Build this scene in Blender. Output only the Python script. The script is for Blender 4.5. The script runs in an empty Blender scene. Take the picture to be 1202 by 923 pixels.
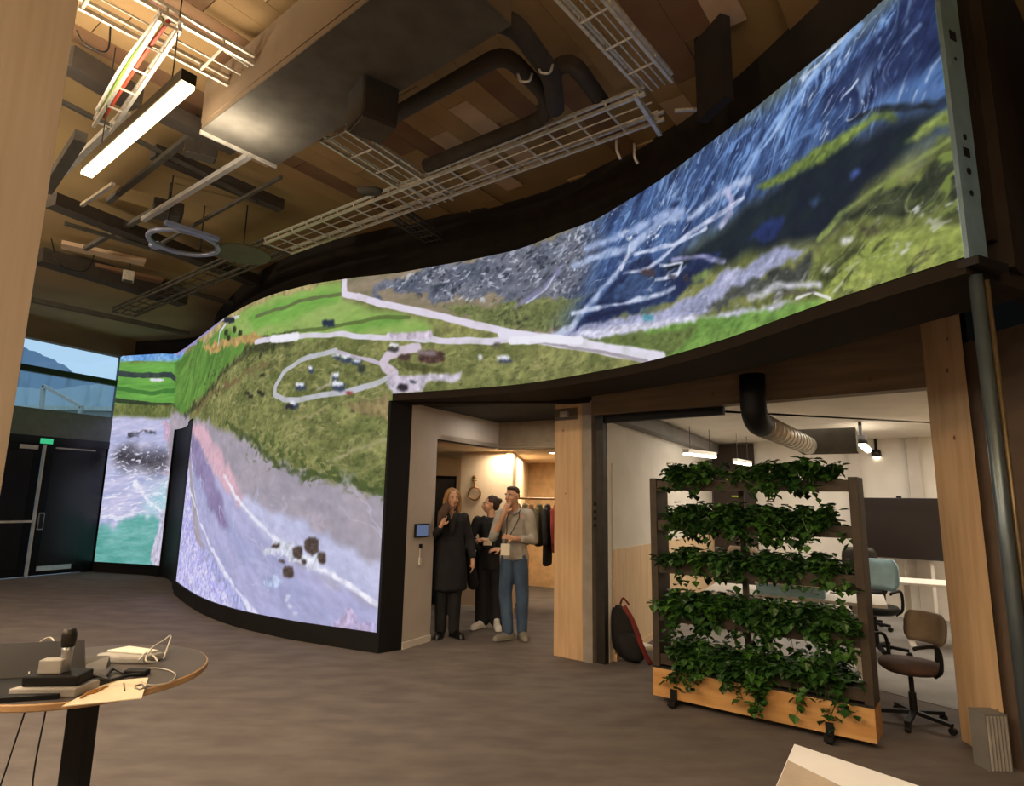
import bpy, bmesh, math, random
import numpy as np
from mathutils import Vector, Matrix
random.seed(7)
PI = math.pi
scene = bpy.context.scene
# ------------------------------------------------------------------ camera
FPX, PITCH, ROLL, EYE = 720.0, math.radians(9.85), math.radians(1.0), 1.6
cam_d = bpy.data.cameras.new('camera'); cam = bpy.data.objects.new('camera', cam_d)
scene.collection.objects.link(cam); scene.camera = cam
cam_d.sensor_fit = 'HORIZONTAL'; cam_d.sensor_width = 36.0; cam_d.lens = 36.0 * FPX / 1202
cam_d.clip_start = 0.02; cam_d.clip_end = 5000
_f = Vector((0, math.cos(PITCH), math.sin(PITCH))); _r = Vector((1, 0, 0)); _u = _r.cross(_f)
CR = _r * math.cos(ROLL) + _u * math.sin(ROLL); CU = -_r * math.sin(ROLL) + _u * math.cos(ROLL)
m = Matrix((CR, CU, -_f)).transposed().to_4x4(); m.translation = (0, 0, EYE); cam.matrix_world = m
def ray(x, y): return _f + CR * ((x - 601) / FPX) - CU * ((y - 461.5) / FPX)
def atz(x, y, z=0.0):
    d = ray(x, y); t = (z - EYE) / d.z; return Vector((d.x * t, d.y * t, z))
def aty(x, y, Y):
    d = ray(x, y); t = Y / d.y; return Vector((d.x * t, Y, EYE + d.z * t))
# ------------------------------------------------------------------ world (dusk sky seen through the glazing), exposure
world = bpy.data.worlds.new('world'); scene.world = world; world.use_nodes = True
wn = world.node_tree.nodes; bg = wn['Background']
bg.inputs[0].default_value = (0.46, 0.66, 0.85, 1); bg.inputs[1].default_value = 1.1
scene.view_settings.view_transform = 'Standard'; scene.view_settings.look = 'None'
scene.view_settings.exposure = 0.0; scene.view_settings.gamma = 1.0; scene.view_settings.use_curve_mapping = False
def area(name, loc, sx, sy, power, col, rot=(0, 0, 0)):
    d = bpy.data.lights.new(name, 'AREA'); d.shape = 'RECTANGLE'; d.size = sx; d.size_y = sy
    d.energy = power; d.color = col
    o = bpy.data.objects.new(name, d); o.location = loc; o.rotation_euler = rot
    scene.collection.objects.link(o); return o
WARM = (1.0, 0.87, 0.68)
# ------------------------------------------------------------------ materials
def lin(c):
    return tuple(((v / 255) / 12.92 if v / 255 <= 0.04045 else ((v / 255 + 0.055) / 1.055) ** 2.4) for v in c)
def mat(name, c, rough=0.6, metal=0.0, c2=None, scale=8.0, stretch=(1, 1, 1), bump=0.0, detail=4, emit=None, spec=0.5, lo=.35, hi=.65):
    m = bpy.data.materials.new(name); m.use_nodes = True; nt = m.node_tree; b = nt.nodes['Principled BSDF']
    b.inputs['Base Color'].default_value = (*lin(c), 1); b.inputs['Roughness'].default_value = rough
    b.inputs['Metallic'].default_value = metal; b.inputs['Specular IOR Level'].default_value = spec
    if emit:
        b.inputs['Emission Color'].default_value = (*emit[0], 1); b.inputs['Emission Strength'].default_value = emit[1]
    c2 = c2 or tuple(v * 0.9 for v in c)
    tc = nt.nodes.new('ShaderNodeTexCoord'); mp = nt.nodes.new('ShaderNodeMapping'); mp.inputs['Scale'].default_value = stretch
    nz = nt.nodes.new('ShaderNodeTexNoise'); nz.inputs['Scale'].default_value = scale; nz.inputs['Detail'].default_value = detail
    cr = nt.nodes.new('ShaderNodeValToRGB'); cr.color_ramp.elements[0].position = lo; cr.color_ramp.elements[1].position = hi
    cr.color_ramp.elements[0].color = (*lin(c), 1); cr.color_ramp.elements[1].color = (*lin(c2), 1)
    L = nt.links.new; L(tc.outputs['Object'], mp.inputs[0]); L(mp.outputs[0], nz.inputs['Vector']); L(nz.outputs['Fac'], cr.inputs[0]); L(cr.outputs[0], b.inputs['Base Color'])
    if bump:
        bp = nt.nodes.new('ShaderNodeBump'); bp.inputs['Strength'].default_value = bump; bp.inputs['Distance'].default_value = 0.01
        L(nz.outputs['Fac'], bp.inputs['Height']); L(bp.outputs[0], b.inputs['Normal'])
    return m
def emat(name, col, strength):
    m = bpy.data.materials.new(name); m.use_nodes = True; nt = m.node_tree; nt.nodes.clear()
    e = nt.nodes.new('ShaderNodeEmission'); e.inputs[0].default_value = (*col, 1); e.inputs[1].default_value = strength
    o = nt.nodes.new('ShaderNodeOutputMaterial'); nt.links.new(e.outputs[0], o.inputs[0]); return m
def wood_mat(name, c, c2, stretch=(6, 6, .5), scale=3, rough=.6, knots=True):
    m = mat(name, c, rough, 0, c2, scale, stretch, .05, 6)
    if knots:
        nt = m.node_tree; L = nt.links.new; b = nt.nodes['Principled BSDF']
        tc = nt.nodes['Texture Coordinate']; cr = nt.nodes['Color Ramp']
        mp = nt.nodes.new('ShaderNodeMapping'); mp.inputs['Scale'].default_value = (1, 1, .8)
        v = nt.nodes.new('ShaderNodeTexVoronoi'); v.inputs['Scale'].default_value = 5.0
        r = nt.nodes.new('ShaderNodeValToRGB'); r.color_ramp.elements[0].position = .045; r.color_ramp.elements[1].position = .09
        r.color_ramp.elements[0].color = (1, 1, 1, 1); r.color_ramp.elements[1].color = (0, 0, 0, 1)
        mx = nt.nodes.new('ShaderNodeMix'); mx.data_type = 'RGBA'
        L(tc.outputs['Object'], mp.inputs[0]); L(mp.outputs[0], v.inputs['Vector']); L(v.outputs['Distance'], r.inputs[0])
        L(r.outputs[0], mx.inputs['Factor']); L(cr.outputs[0], mx.inputs['A']); mx.inputs['B'].default_value = (*lin((112, 72, 40)), 1)
        L(mx.outputs['Result'], b.inputs['Base Color'])
    return m
M = {}
M['carpet'] = mat('carpet', (114, 107, 104), .95, 0, (100, 93, 91), 2.5, (1, 2.2, 1), .3, 8, spec=.15)
M['wood'] = wood_mat('light_pine', (206, 176, 140), (190, 158, 122))
M['beamwood'] = wood_mat('beam_pine', (126, 108, 88), (110, 92, 74), (.5, .5, 6))
M['plank_a'] = mat('plank_tan', (156, 124, 80), .8, 0, (146, 116, 74), 4)
M['plank_b'] = mat('plank_brown', (118, 88, 58), .8, 0, (114, 78, 50), 4)
M['plank_c'] = mat('plank_pale', (190, 160, 128), .8, 0, (180, 150, 118), 4)
M['ceil'] = mat('ceiling_board', (150, 122, 76), .9, 0, (136, 110, 68), 1.2)
M['fascia'] = mat('fascia_black', (40, 33, 27), .85, 0, (34, 28, 23), 5, spec=.2)
M['black'] = mat('black_panel', (16, 16, 18), .6, 0, (20, 20, 22), 8, spec=.3)
M['blackgloss'] = mat('black_gloss', (12, 13, 15), .25, 0, (16, 16, 18), 8)
M['darksteel'] = mat('dark_steel', (46, 44, 42), .5, .6, (58, 54, 50), 12)
M['galv'] = mat('galvanised_steel', (216, 208, 192), .4, .5, (190, 182, 166), 20)
M['duct'] = mat('duct_grey', (92, 88, 80), 1.0, 0, (82, 77, 70), 6, spec=.05)
M['ductdark'] = mat('pipe_lagging', (62, 52, 42), .9, 0, (54, 46, 36), 10)
M['brown'] = mat('brown_fascia', (104, 84, 60), .85, 0, (94, 76, 54), 3)
M['white'] = mat('white_paint', (222, 216, 206), .7, 0, (214, 208, 198), 3)
M['cream'] = mat('cream_paint', (226, 204, 172), .7, 0, (216, 192, 160), 3)
M['corridor'] = mat('grey_white_paint', (196, 188, 180), .75, 0, (188, 180, 172), 3)
M['grey'] = mat('mid_grey', (120, 118, 116), .6, 0, (110, 108, 106), 6)
M['ply'] = wood_mat('pale_ply', (224, 196, 158), (212, 182, 142), (5, 5, .6), 3, .6, False)
M['oak'] = wood_mat('oak_board', (206, 160, 102), (186, 138, 82), (1, 9, 9), 2.2, .5, False)
M['frame'] = mat('dark_frame', (66, 54, 40), .6, 0, (54, 44, 34), 10)
M['soil'] = mat('soil', (40, 30, 22), .95)
M['leaf'] = mat('leaf_green', (62, 104, 34), .5, 0, (34, 68, 20), 9)
M['leaf2'] = mat('leaf_deep', (44, 84, 28), .5, 0, (28, 58, 20), 9)
M['skin'] = mat('skin', (206, 160, 132), .55, 0, (198, 150, 122), 10)
M['blond'] = mat('blond_hair', (176, 136, 84), .6, 0, (136, 98, 56), 30, (4, 4, .4), .3)
M['brunet'] = mat('brown_hair', (58, 38, 28), .6, 0, (42, 28, 20), 30, (4, 4, .4), .3)
M['shorthair'] = mat('short_hair', (66, 50, 38), .7, 0, (48, 36, 28), 40, bump=.3)
M['coat'] = mat('black_wool', (22, 22, 26), .9, 0, (28, 28, 33), 12, bump=.2)
M['blackcloth'] = mat('black_cloth', (18, 17, 19), .85, 0, (26, 24, 26), 10, bump=.2)
M['trouser'] = mat('black_trouser', (28, 27, 30), .85, 0, (20, 20, 22), 10, bump=.2)
M['shirt'] = mat('grey_shirt', (172, 168, 160), .85, 0, (156, 152, 144), 12, bump=.3)
M['jeans'] = mat('blue_jeans', (74, 98, 128), .85, 0, (54, 74, 102), 7, (1, 1, .5), .2)
M['sneaker'] = mat('white_sneaker', (226, 222, 214), .6)
M['greyshoe'] = mat('grey_shoe', (140, 136, 124), .7)
M['leather'] = mat('black_leather', (18, 17, 18), .35)
M['paper'] = mat('paper_white', (236, 230, 216), .7, 0, (230, 222, 206), 6)
M['lanyard'] = mat('lanyard_dark', (30, 30, 40), .7)
M['olive'] = mat('olive_fabric', (92, 84, 56), .9, 0, (78, 70, 46), 8, bump=.2)
M['tan'] = mat('tan_fabric', (132, 100, 66), .9, 0, (118, 88, 56), 8, bump=.2)
M['red'] = mat('red_fabric', (128, 44, 34), .85, 0, (110, 36, 28), 8, bump=.2)
M['tabletop'] = mat('table_laminate', (88, 80, 76), .45, 0, (82, 75, 71), 6)
M['edge'] = mat('table_edge_ply', (200, 160, 116), .5)
M['silver'] = mat('silver', (186, 186, 186), .35, .7)
M['palegrey'] = mat('pale_grey', (176, 172, 166), .6)
M['paleblue'] = mat('pale_blue_fabric', (150, 184, 196), .7)
M['cardboard'] = mat('cream_card', (242, 226, 196), .8, 0, (232, 214, 182), 5)
M['orangeink'] = mat('ochre_print', (178, 124, 50), .8)
M['cable'] = mat('cable_white', (214, 206, 192), .5)
M['cableblack'] = mat('cable_black', (20, 20, 20), .5)
M['greenc'] = mat('cable_green', (116, 150, 44), .6); M['redc'] = mat('cable_red', (190, 70, 44), .6)
M['ring'] = mat('ring_blue_grey', (150, 160, 190), .4, .3)
M['floor2'] = mat('office_floor', (140, 136, 132), .85, 0, (128, 124, 120), 4)
M['tube_warm'] = emat('lamp_diffuser_warm', (1.0, .78, .42), 9.0)
M['tube_cool'] = emat('lamp_diffuser_cool', (1.0, .86, .66), 8.0)
M['exit'] = emat('exit_green', (.05, .5, .22), 1.0)
M['tablet'] = emat('tablet_screen', (.10, .13, .22), 1.0)
M['exitw'] = emat('exit_white', (.8, .95, .85), 1.0)
def glass(name, tint=(1, 1, 1), rough=0.0, fac=.9):
    m = bpy.data.materials.new(name); m.use_nodes = True; nt = m.node_tree; nt.nodes.clear()
    t = nt.nodes.new('ShaderNodeBsdfTransparent'); t.inputs[0].default_value = (*tint, 1)
    g = nt.nodes.new('ShaderNodeBsdfGlossy'); g.inputs['Roughness'].default_value = rough
    mx = nt.nodes.new('ShaderNodeMixShader'); mx.inputs[0].default_value = 1 - fac
    o = nt.nodes.new('ShaderNodeOutputMaterial'); L = nt.links.new
    L(t.outputs[0], mx.inputs[1]); L(g.outputs[0], mx.inputs[2]); L(mx.outputs[0], o.inputs[0]); return m
M['glass'] = glass('clear_glass', (.95, .98, 1), .02, .965)
M['smoke'] = glass('smoked_door_glass', (.03, .03, .035), .08, .94)
# ------------------------------------------------------------------ mesh helpers
class MB:
    def __init__(s): s.v = []; s.f = []
    def add(s, vs, fs):
        n = len(s.v); s.v += [tuple(v) for v in vs]; s.f += [tuple(i + n for i in f) for f in fs]; return s
    def box(s, x0, y0, z0, x1, y1, z1):
        return s.add([(x0,y0,z0),(x1,y0,z0),(x1,y1,z0),(x0,y1,z0),(x0,y0,z1),(x1,y0,z1),(x1,y1,z1),(x0,y1,z1)],
                     [(0,3,2,1),(4,5,6,7),(0,1,5,4),(1,2,6,5),(2,3,7,6),(3,0,4,7)])
    def seg(s, p0, p1, w, z0, z1, off=0.0):
        """box along plan line p0-p1, width w centred (shifted sideways by off), from z0 to z1"""
        a = Vector(p0[:2]); b = Vector(p1[:2]); d = (b - a).normalized(); n = Vector((-d.y, d.x))
        c = [a + n * (off + w/2), a + n * (off - w/2), b + n * (off - w/2), b + n * (off + w/2)]
        return s.prism([(q.x, q.y) for q in c], z0, z1)
    def prism(s, poly, z0, z1):
        ar = sum(poly[i][0]*poly[(i+1)%len(poly)][1]-poly[(i+1)%len(poly)][0]*poly[i][1] for i in range(len(poly)))
        if ar < 0: poly = poly[::-1]
        n = len(poly)
        return s.add([(x, y, z0) for x, y in poly] + [(x, y, z1) for x, y in poly],
                     [tuple(range(n))[::-1], tuple(range(n, 2*n))] + [(i, (i+1) % n, n + (i+1) % n, n + i) for i in range(n)])
    def beam(s, a, b, w, h, up=(0, 0, 1)):
        a = Vector(a); b = Vector(b); d = (b - a).normalized(); u = Vector(up)
        x = d.cross(u)
        if x.length < 1e-4: x = d.cross(Vector((1, 0, 0)))
        x.normalize(); u = x.cross(d).normalized(); x *= w/2; u *= h/2
        return s.add([a-x-u, a+x-u, a+x+u, a-x+u, b-x-u, b+x-u, b+x+u, b-x+u],
                     [(0,1,2,3),(7,6,5,4),(0,4,5,1),(1,5,6,2),(2,6,7,3),(3,7,4,0)])
    def tube(s, pts, r, n=8, r1=None):
        pts = [Vector(p) for p in pts]; vs = []; fs = []
        t = (pts[1] - pts[0]).normalized(); nrm = t.orthogonal().normalized()
        for i, p in enumerate(pts):
            t = ((pts[min(i+1, len(pts)-1)] - pts[max(i-1, 0)])).normalized()
            nrm = (nrm - t * nrm.dot(t)).normalized(); bn = t.cross(nrm)
            rr = r if r1 is None else r + (r1 - r) * i / (len(pts) - 1)
            for k in range(n):
                a = 2*PI*k/n; vs.append(p + (nrm * math.cos(a) + bn * math.sin(a)) * rr)
        for i in range(len(pts) - 1):
            for k in range(n): fs.append((i*n+k, i*n+(k+1) % n, (i+1)*n+(k+1) % n, (i+1)*n+k))
        fs.append(tuple(range(n))[::-1]); fs.append(tuple((len(pts)-1)*n + k for k in range(n)))
        return s.add(vs, fs)
    def lathe(s, prof, c=(0, 0, 0), n=24, sx=1, sy=1):
        vs = []; fs = []
        for r, z in prof:
            for k in range(n):
                a = 2*PI*k/n; vs.append((c[0] + r*math.cos(a)*sx, c[1] + r*math.sin(a)*sy, c[2] + z))
        for i in range(len(prof)-1):
            for k in range(n): fs.append((i*n+k, i*n+(k+1) % n, (i+1)*n+(k+1) % n, (i+1)*n+k))
        fs.append(tuple(range(n))[::-1]); fs.append(tuple((len(prof)-1)*n+k for k in range(n)))
        return s.add(vs, fs)
    def build(s, name, m, parent=None, smooth=False, bevel=0, loc=None):
        me = bpy.data.meshes.new(name); me.from_pydata(s.v, [], s.f); me.update()
        me.materials.append(M[m] if isinstance(m, str) else m)
        if smooth: me.polygons.foreach_set('use_smooth', [True]*len(me.polygons))
        o = bpy.data.objects.new(name, me); scene.collection.objects.link(o)
        if parent is not None: o.parent = parent
        if loc is not None: o.location = loc
        if bevel:
            b = o.modifiers.new('bevel', 'BEVEL'); b.width = bevel; b.segments = 2; b.limit_method = 'ANGLE'
        return o
def spline(P, n=8):
    P = [Vector(p) for p in P]; P = [2*P[0]-P[1]] + P + [2*P[-1]-P[-2]]; out = []
    for i in range(1, len(P)-2):
        a, b, c, d = P[i-1:i+3]
        for k in range(n):
            t = k/n; out.append(.5*(2*b + (c-a)*t + (2*a-5*b+4*c-d)*t*t + (3*b-a-3*c+d)*t**3))
    out.append(P[-2]); return out
def tag(o, label=None, cat=None, group=None, kind=None):
    if label: o['label'] = label
    if cat: o['category'] = cat
    if group: o['group'] = group
    if kind: o['kind'] = kind
    return o
def thing(name, label, cat, loc=(0, 0, 0), rz=0, group=None):
    o = bpy.data.objects.new(name, None); scene.collection.objects.link(o); o.empty_display_size = .1
    o.location = loc; o.rotation_euler = (0, 0, rz); return tag(o, label, cat, group)
def struct(name, mb, m, parent=None, **k):
    o = mb.build(name, m, parent, **k)
    if parent is None: o['kind'] = 'structure'
    return o
def copy_tree(o, parent=None):
    c = o.copy(); scene.collection.objects.link(c)
    if parent is not None: c.parent = parent
    for ch in [q for q in o.children]: copy_tree(ch, c)
    return c
d1 = Vector((.503, .864)); d2 = Vector((.864, -.503))      # building axes: into depth, to the right
def V2(x, y): return Vector((x, y))

# ================================================================== LED WALL
TRACK = [(-8.5, 13), (-7.75, 12.78), (-7.1, 12.58), (-6.6, 12.2), (-6.15, 11.6), (-5.82, 11), (-5.42, 10.39), (-4.38, 9.01), (-3.48, 8.07), (-2.57, 7.4), (-1.89, 7.03), (-1.33, 6.75), (0, 6.09), (.755, 5.37), (1.16, 4.85), (1.49, 4.19), (1.74, 3.47), (1.94, 2.97), (2.085, 2.66)]
TOPZ = [4.52, 4.52, 4.52, 4.52, 4.49, 4.56, 4.61, 4.61, 4.57, 4.5, 4.43, 4.38, 4.34, 4.29, 4.25, 4.24, 4.24, 4.24, 4.23, 4.21, 4.2, 4.18, 4.16, 4.17, 4.18, 4.21, 4.19, 4.24, 4.26, 4.28, 4.29, 4.27, 4.26, 4.26, 4.28, 4.32, 4.36]
PIC = [
 ('p',(138,138,76),(98,104,52),(2.5,4,20),0,[(-1,-1),(16,-1),(16,6),(-1,6)]),
 ('s',(62,72,34),.64,(9,16,15),.5,[(1.72,4.75),(4.99,4.09),(6.58,3.78),(7.45,3.63),(8.06,3.55),(8.56,3.48),(9,3.44),(9.4,3.39),(9.77,3.36),(10.12,3.3),(10.45,3.25),(10.77,3.2),(11.08,3.16),(11.39,3.1),(11.72,3.04),(12.04,2.97),(12.35,2.9),(12.64,2.84),(12.92,2.77),(12.64,2.76),(12.35,2.73),(12.04,2.71),(11.72,2.67),(11.4,2.68),(11.09,2.69),(10.78,2.68),(10.46,2.68),(10.13,2.67),(9.79,2.67),(9.8,2.38),(9.82,2.1),(9.83,1.82),(9.84,1.55),(9.47,1.65),(9.07,1.76),(8.65,1.88),(8.15,2.01),(7.55,2.15),(6.9,2.33),(5.92,2.56),(4.04,2.91),(2.48,3.58),(2,4.17)]),
 ('s',(176,164,108),.66,(5,12,10),.6,[(1.72,4.75),(4.99,4.09),(6.58,3.78),(7.45,3.63),(8.06,3.55),(8.56,3.48),(9,3.44),(9.4,3.39),(9.77,3.36),(10.12,3.3),(10.45,3.25),(10.77,3.2),(11.08,3.16),(11.39,3.1),(11.72,3.04),(12.04,2.97),(12.35,2.9),(12.64,2.84),(12.92,2.77),(12.64,2.76),(12.35,2.73),(12.04,2.71),(11.72,2.67),(11.4,2.68),(11.09,2.69),(10.78,2.68),(10.46,2.68),(10.13,2.67),(9.79,2.67),(9.8,2.38),(9.82,2.1),(9.83,1.82),(9.84,1.55),(9.47,1.65),(9.07,1.76),(8.65,1.88),(8.15,2.01),(7.55,2.15),(6.9,2.33),(5.92,2.56),(4.04,2.91),(2.48,3.58),(2,4.17)]),
 ('p',(90,152,228),(130,182,236),(3,3,0),.01,[(-1.18,4.93),(-.36,4.93),(.43,4.94),(1.19,4.94),(2.56,4.77),(1.89,4.51),(1.64,4.3),(.45,4.39),(-.3,4.37),(-1.07,4.34)]),
 ('p',(108,178,66),(84,150,54),(1,8,0),.03,[(-1.08,4.4),(-.4,4.39),(.26,4.37),(.91,4.35),(1.57,4.33),(1.83,4.41),(1.94,3.86),(2.05,3.32),(1.63,3.39),(.77,3.43),(-.06,3.46),(-.92,3.5)]),
 ('l',(52,62,66),.12,.02,[(-.17,4.15),(.49,4.07),(1.4,4.05),(1.65,3.92)]),
 ('l',(60,120,45),.1,.02,[(-.07,3.81),(.9,3.67),(1.67,3.71)]),
 ('l',(50,60,40),.1,.02,[(-.03,3.55),(.82,3.45),(1.7,3.38)]),
 ('p',(220,215,235),(220,215,235),(20,20,0),.02,[(.87,3.98),(.98,4),(1.22,3.98),(1.23,3.93),(1.09,3.92),(.88,3.94)]),
 ('p',(118,124,62),(90,100,48),(3,3,0),.05,[(-.92,3.5),(-.06,3.46),(.77,3.43),(1.63,3.39),(1.94,3.05),(1.11,3.12),(.47,3.16),(-.19,3.21),(-.88,3.26)]),
 ('p',(206,200,232),(166,172,218),(1.2,7,8),.04,[(-.88,3.26),(-.02,3.21),(.82,3.16),(1.69,3.1),(1.76,2.51),(1.83,1.93),(1.88,1.33),(1.94,.74),(2,.16),(1.1,.1),(.41,.07),(-.3,.04),(-.39,.55),(-.49,1.07),(-.58,1.6),(-.68,2.14),(-.78,2.69)]),
 ('p',(214,176,196),(196,160,190),(3,3,0),.1,[(1.31,3.08),(1.7,3.07),(1.8,2.49),(1.91,1.93),(1.56,1.93),(1.58,2.44)]),
 ('p',(52,48,58),(88,84,96),(4,9,0),.25,[(.11,2.45),(.5,2.56),(1.13,2.49),(1.66,2.34),(1.78,2.13),(1.15,2.05),(.57,2.12),(.14,2.24)]),
 ('s',(215,215,235),.6,(6,14,0),.9,[(-.01,2.6),(.84,2.56),(1.76,2.51),(1.89,1.99),(.92,2.03),(.08,2.06)]),
 ('l',(70,66,80),.1,.1,[(.47,2.77),(.86,2.84),(1.17,2.8)]),
 ('p',(178,208,224),(150,196,214),(1.5,7,8),.3,[(1.12,1.67),(1.91,1.93),(1.99,1.07),(1.05,1.16)]),
 ('l',(235,235,248),.1,.06,[(.8,1.79),(1.24,1.41),(1.79,1.16)]),
 ('s',(240,240,250),.6,(2.5,12,10),.7,[(-.14,2.01),(.79,2.01),(1.81,2.01),(1.83,1.47),(1.86,.93),(.89,.91),(.05,.91),(-.05,1.45)]),
 ('r',(240,240,250),.03,(.8,5,8),.7,[(-.19,2.28),(.48,2.28),(1.12,2.28),(1.95,2.26),(1.92,1.79),(1.9,1.32),(1.88,.85),(1.11,.85),(.5,.86),(-.13,.87),(-.16,1.57)]),
 ('r',(130,140,190),.03,(.8,5,8),.5,[(-.19,2.28),(.48,2.28),(1.12,2.28),(1.95,2.26),(1.92,1.79),(1.9,1.32),(1.88,.85),(1.11,.85),(.5,.86),(-.13,.87),(-.16,1.57)]),
 ('p',(74,160,150),(118,186,184),(1.5,8,6),.15,[(-.44,.79),(.53,.96),(1.05,1.11),(1.81,1.09),(1.86,.62),(1.91,.16),(1.07,.1),(.4,.07),(-.3,.04)]),
 ('p',(200,180,206),(180,190,215),(3,3,0),.1,[(1.45,.42),(1.63,1.25),(1.77,1.26),(1.88,.7),(2,.16),(1.56,.13)]),
 ('p',(106,156,58),(74,118,44),(2,6,40),.05,[(1.51,4.33),(2.74,4.53),(5.92,4.12),(7.34,3.79),(8.18,3.62),(7.34,3.63),(6.52,3.48),(5.2,3.18),(2.12,3.14),(1.67,3.35)]),
 ('p',(130,170,70),(150,174,88),(1.2,5,5),.05,[(5.92,4.12),(7.17,4.24),(8.19,4.23),(8.97,4.2),(9.01,3.94),(9.63,3.72),(9.96,3.61),(10.28,3.5),(10.23,3.37),(9.85,3.41),(9.44,3.45),(9.01,3.5),(8.51,3.53),(7.92,3.58),(6.86,3.77)]),
 ('p',(120,176,66),(104,160,58),(1.2,6,5),.05,[(6.94,4.09),(8.03,4.12),(8.51,4.09),(8.93,4.08),(8.97,3.95),(8.4,3.86),(7.88,3.82),(7.26,3.81)]),
 ('p',(118,168,64),(104,156,58),(1.5,6,5),.05,[(8.99,3.65),(9.45,3.67),(9.87,3.69),(9.97,3.55),(9.63,3.54),(9.27,3.53)]),
 ('p',(182,160,104),(150,140,84),(3,3,0),.05,[(3.56,4.41),(5.83,4.35),(7.16,4.29),(8.18,4.28),(8.97,4.24),(8.98,4.17),(8.19,4.19),(7.18,4.19),(5.92,4.12),(4.58,4.1)]),
 ('l',(150,140,200),.12,.02,[(1.54,4.5),(2.16,4.61),(4.45,4.33),(5.65,4.28)]),
 ('l',(96,110,60),.05,.02,[(7.22,4.01),(7.86,4.01),(8.38,4.04),(9,4.01)]),
 ('l',(90,110,50),.05,.02,[(7.91,3.66),(8.72,3.61),(9.13,3.63),(9.51,3.65),(9.99,3.61)]),
 ('p',(196,152,80),(170,140,80),(3,3,0),.08,[(4.26,4.11),(6,3.89),(7.06,3.78),(7.91,3.62),(7.03,3.65),(5.13,3.86)]),
 ('l',(208,204,214),.06,.02,[(5.71,3.89),(5.74,4.07),(6.16,4.17),(6.62,4.13)]),
 ('p',(44,44,56),(44,44,56),(20,20,0),.02,[(5.81,4.28),(6.02,4.25),(6.44,4.15),(6.46,4.08),(6.24,4.11),(5.84,4.22)]),
 ('p',(235,235,245),(235,235,245),(20,20,0),.02,[(5.58,4.35),(5.68,4.33),(5.91,4.28),(5.92,4.23),(5.8,4.25),(5.59,4.31)]),
 ('p',(52,58,34),(52,58,34),(20,20,0),.02,[(5.99,4.04),(6.04,4.05),(6.17,4.02),(6.2,3.93),(6.13,3.93),(6.01,3.97)]),
 ('p',(52,58,34),(52,58,34),(20,20,0),.02,[(6.41,4),(6.45,4.01),(6.56,3.98),(6.58,3.9),(6.52,3.89),(6.43,3.93)]),
 ('p',(52,58,34),(52,58,34),(20,20,0),.02,[(6.16,3.93),(6.2,3.94),(6.32,3.91),(6.35,3.83),(6.29,3.82),(6.18,3.86)]),
 ('p',(52,58,34),(52,58,34),(20,20,0),.02,[(6.68,3.89),(6.71,3.91),(6.81,3.88),(6.82,3.8),(6.78,3.8),(6.69,3.83)]),
 ('p',(40,50,70),(40,50,70),(20,20,0),.02,[(8.69,3.72),(8.74,3.73),(8.88,3.71),(8.89,3.62),(8.81,3.61),(8.69,3.65)]),
 ('l',(58,60,38),.16,.1,[(2.07,3.11),(4.56,3.03),(5.75,3.24),(6.52,3.45),(7.3,3.58),(8.18,3.55)]),
 ('l',(120,96,60),.1,.12,[(4.29,2.94),(5.81,3.1),(6.85,3.2),(7.57,3.29)]),
 ('s',(50,56,32),.6,(7,9,30),.8,[(4.88,3.53),(6.43,3.52),(7.3,3.6),(8.1,3.54),(7.95,3.34),(6.83,3.25),(5.72,3.07)]),
 ('p',(156,134,112),(124,116,86),(2,6,10),.05,[(9,4.23),(9.43,4.21),(9.84,4.2),(10.22,4.21),(10.57,4.22),(10.92,4.23),(11.27,4.23),(11.63,4.26),(12,4.26),(12.36,4.26),(12.29,4),(12.22,3.74),(12.15,3.48),(11.82,3.16),(11.29,3.31),(10.97,3.4),(10.66,3.49),(10.33,3.59),(9.99,3.69),(9.52,3.83),(9.02,3.98)]),
 ('p',(116,118,132),(80,86,106),(3,7,15),.18,[(9.36,4.04),(9.73,4.09),(10.08,4.15),(10.41,4.2),(10.84,4.21),(11.27,4.22),(11.63,4.24),(12,4.24),(12.36,4.23),(12.71,4.29),(13.07,4.31),(13.16,4.04),(13.25,3.77),(13.34,3.52),(13.09,3.49),(12.84,3.45),(12.6,3.4),(12.35,3.33),(12.04,3.45),(11.71,3.58),(11.17,3.66),(10.81,3.72),(10.43,3.78),(10.04,3.85),(9.61,3.92)]),
 ('s',(190,194,210),.62,(9,18,20),.8,[(9.48,4.06),(9.87,4.09),(10.24,4.13),(10.59,4.16),(10.93,4.2),(11.27,4.22),(11.63,4.24),(12,4.24),(12.36,4.23),(12.56,3.89),(12.75,3.56),(12.49,3.55),(12.22,3.53),(11.93,3.51),(11.58,3.59),(11.24,3.66),(10.9,3.71),(10.56,3.76),(10.21,3.81),(9.86,3.93)]),
 ('s',(40,46,58),.62,(8,14,20),.7,[(9.48,4.06),(9.87,4.09),(10.24,4.13),(10.59,4.16),(10.93,4.2),(11.27,4.22),(11.63,4.24),(12,4.24),(12.36,4.23),(12.56,3.89),(12.75,3.56),(12.49,3.55),(12.22,3.53),(11.93,3.51),(11.58,3.59),(11.24,3.66),(10.9,3.71),(10.56,3.76),(10.21,3.81),(9.86,3.93)]),
 ('p',(126,132,74),(98,106,58),(4,8,10),.12,[(10.43,3.66),(10.86,3.64),(11.28,3.61),(11.6,3.55),(11.93,3.48),(12.36,3.46),(12.06,3.3),(11.71,3.19),(11.24,3.33),(10.95,3.42),(10.65,3.52)]),
 ('s',(60,66,44),.62,(9,14,0),.7,[(10.43,3.66),(10.86,3.64),(11.28,3.61),(11.6,3.55),(11.93,3.48),(12.36,3.46),(12.06,3.3),(11.71,3.19),(11.24,3.33),(10.84,3.49)]),
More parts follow.
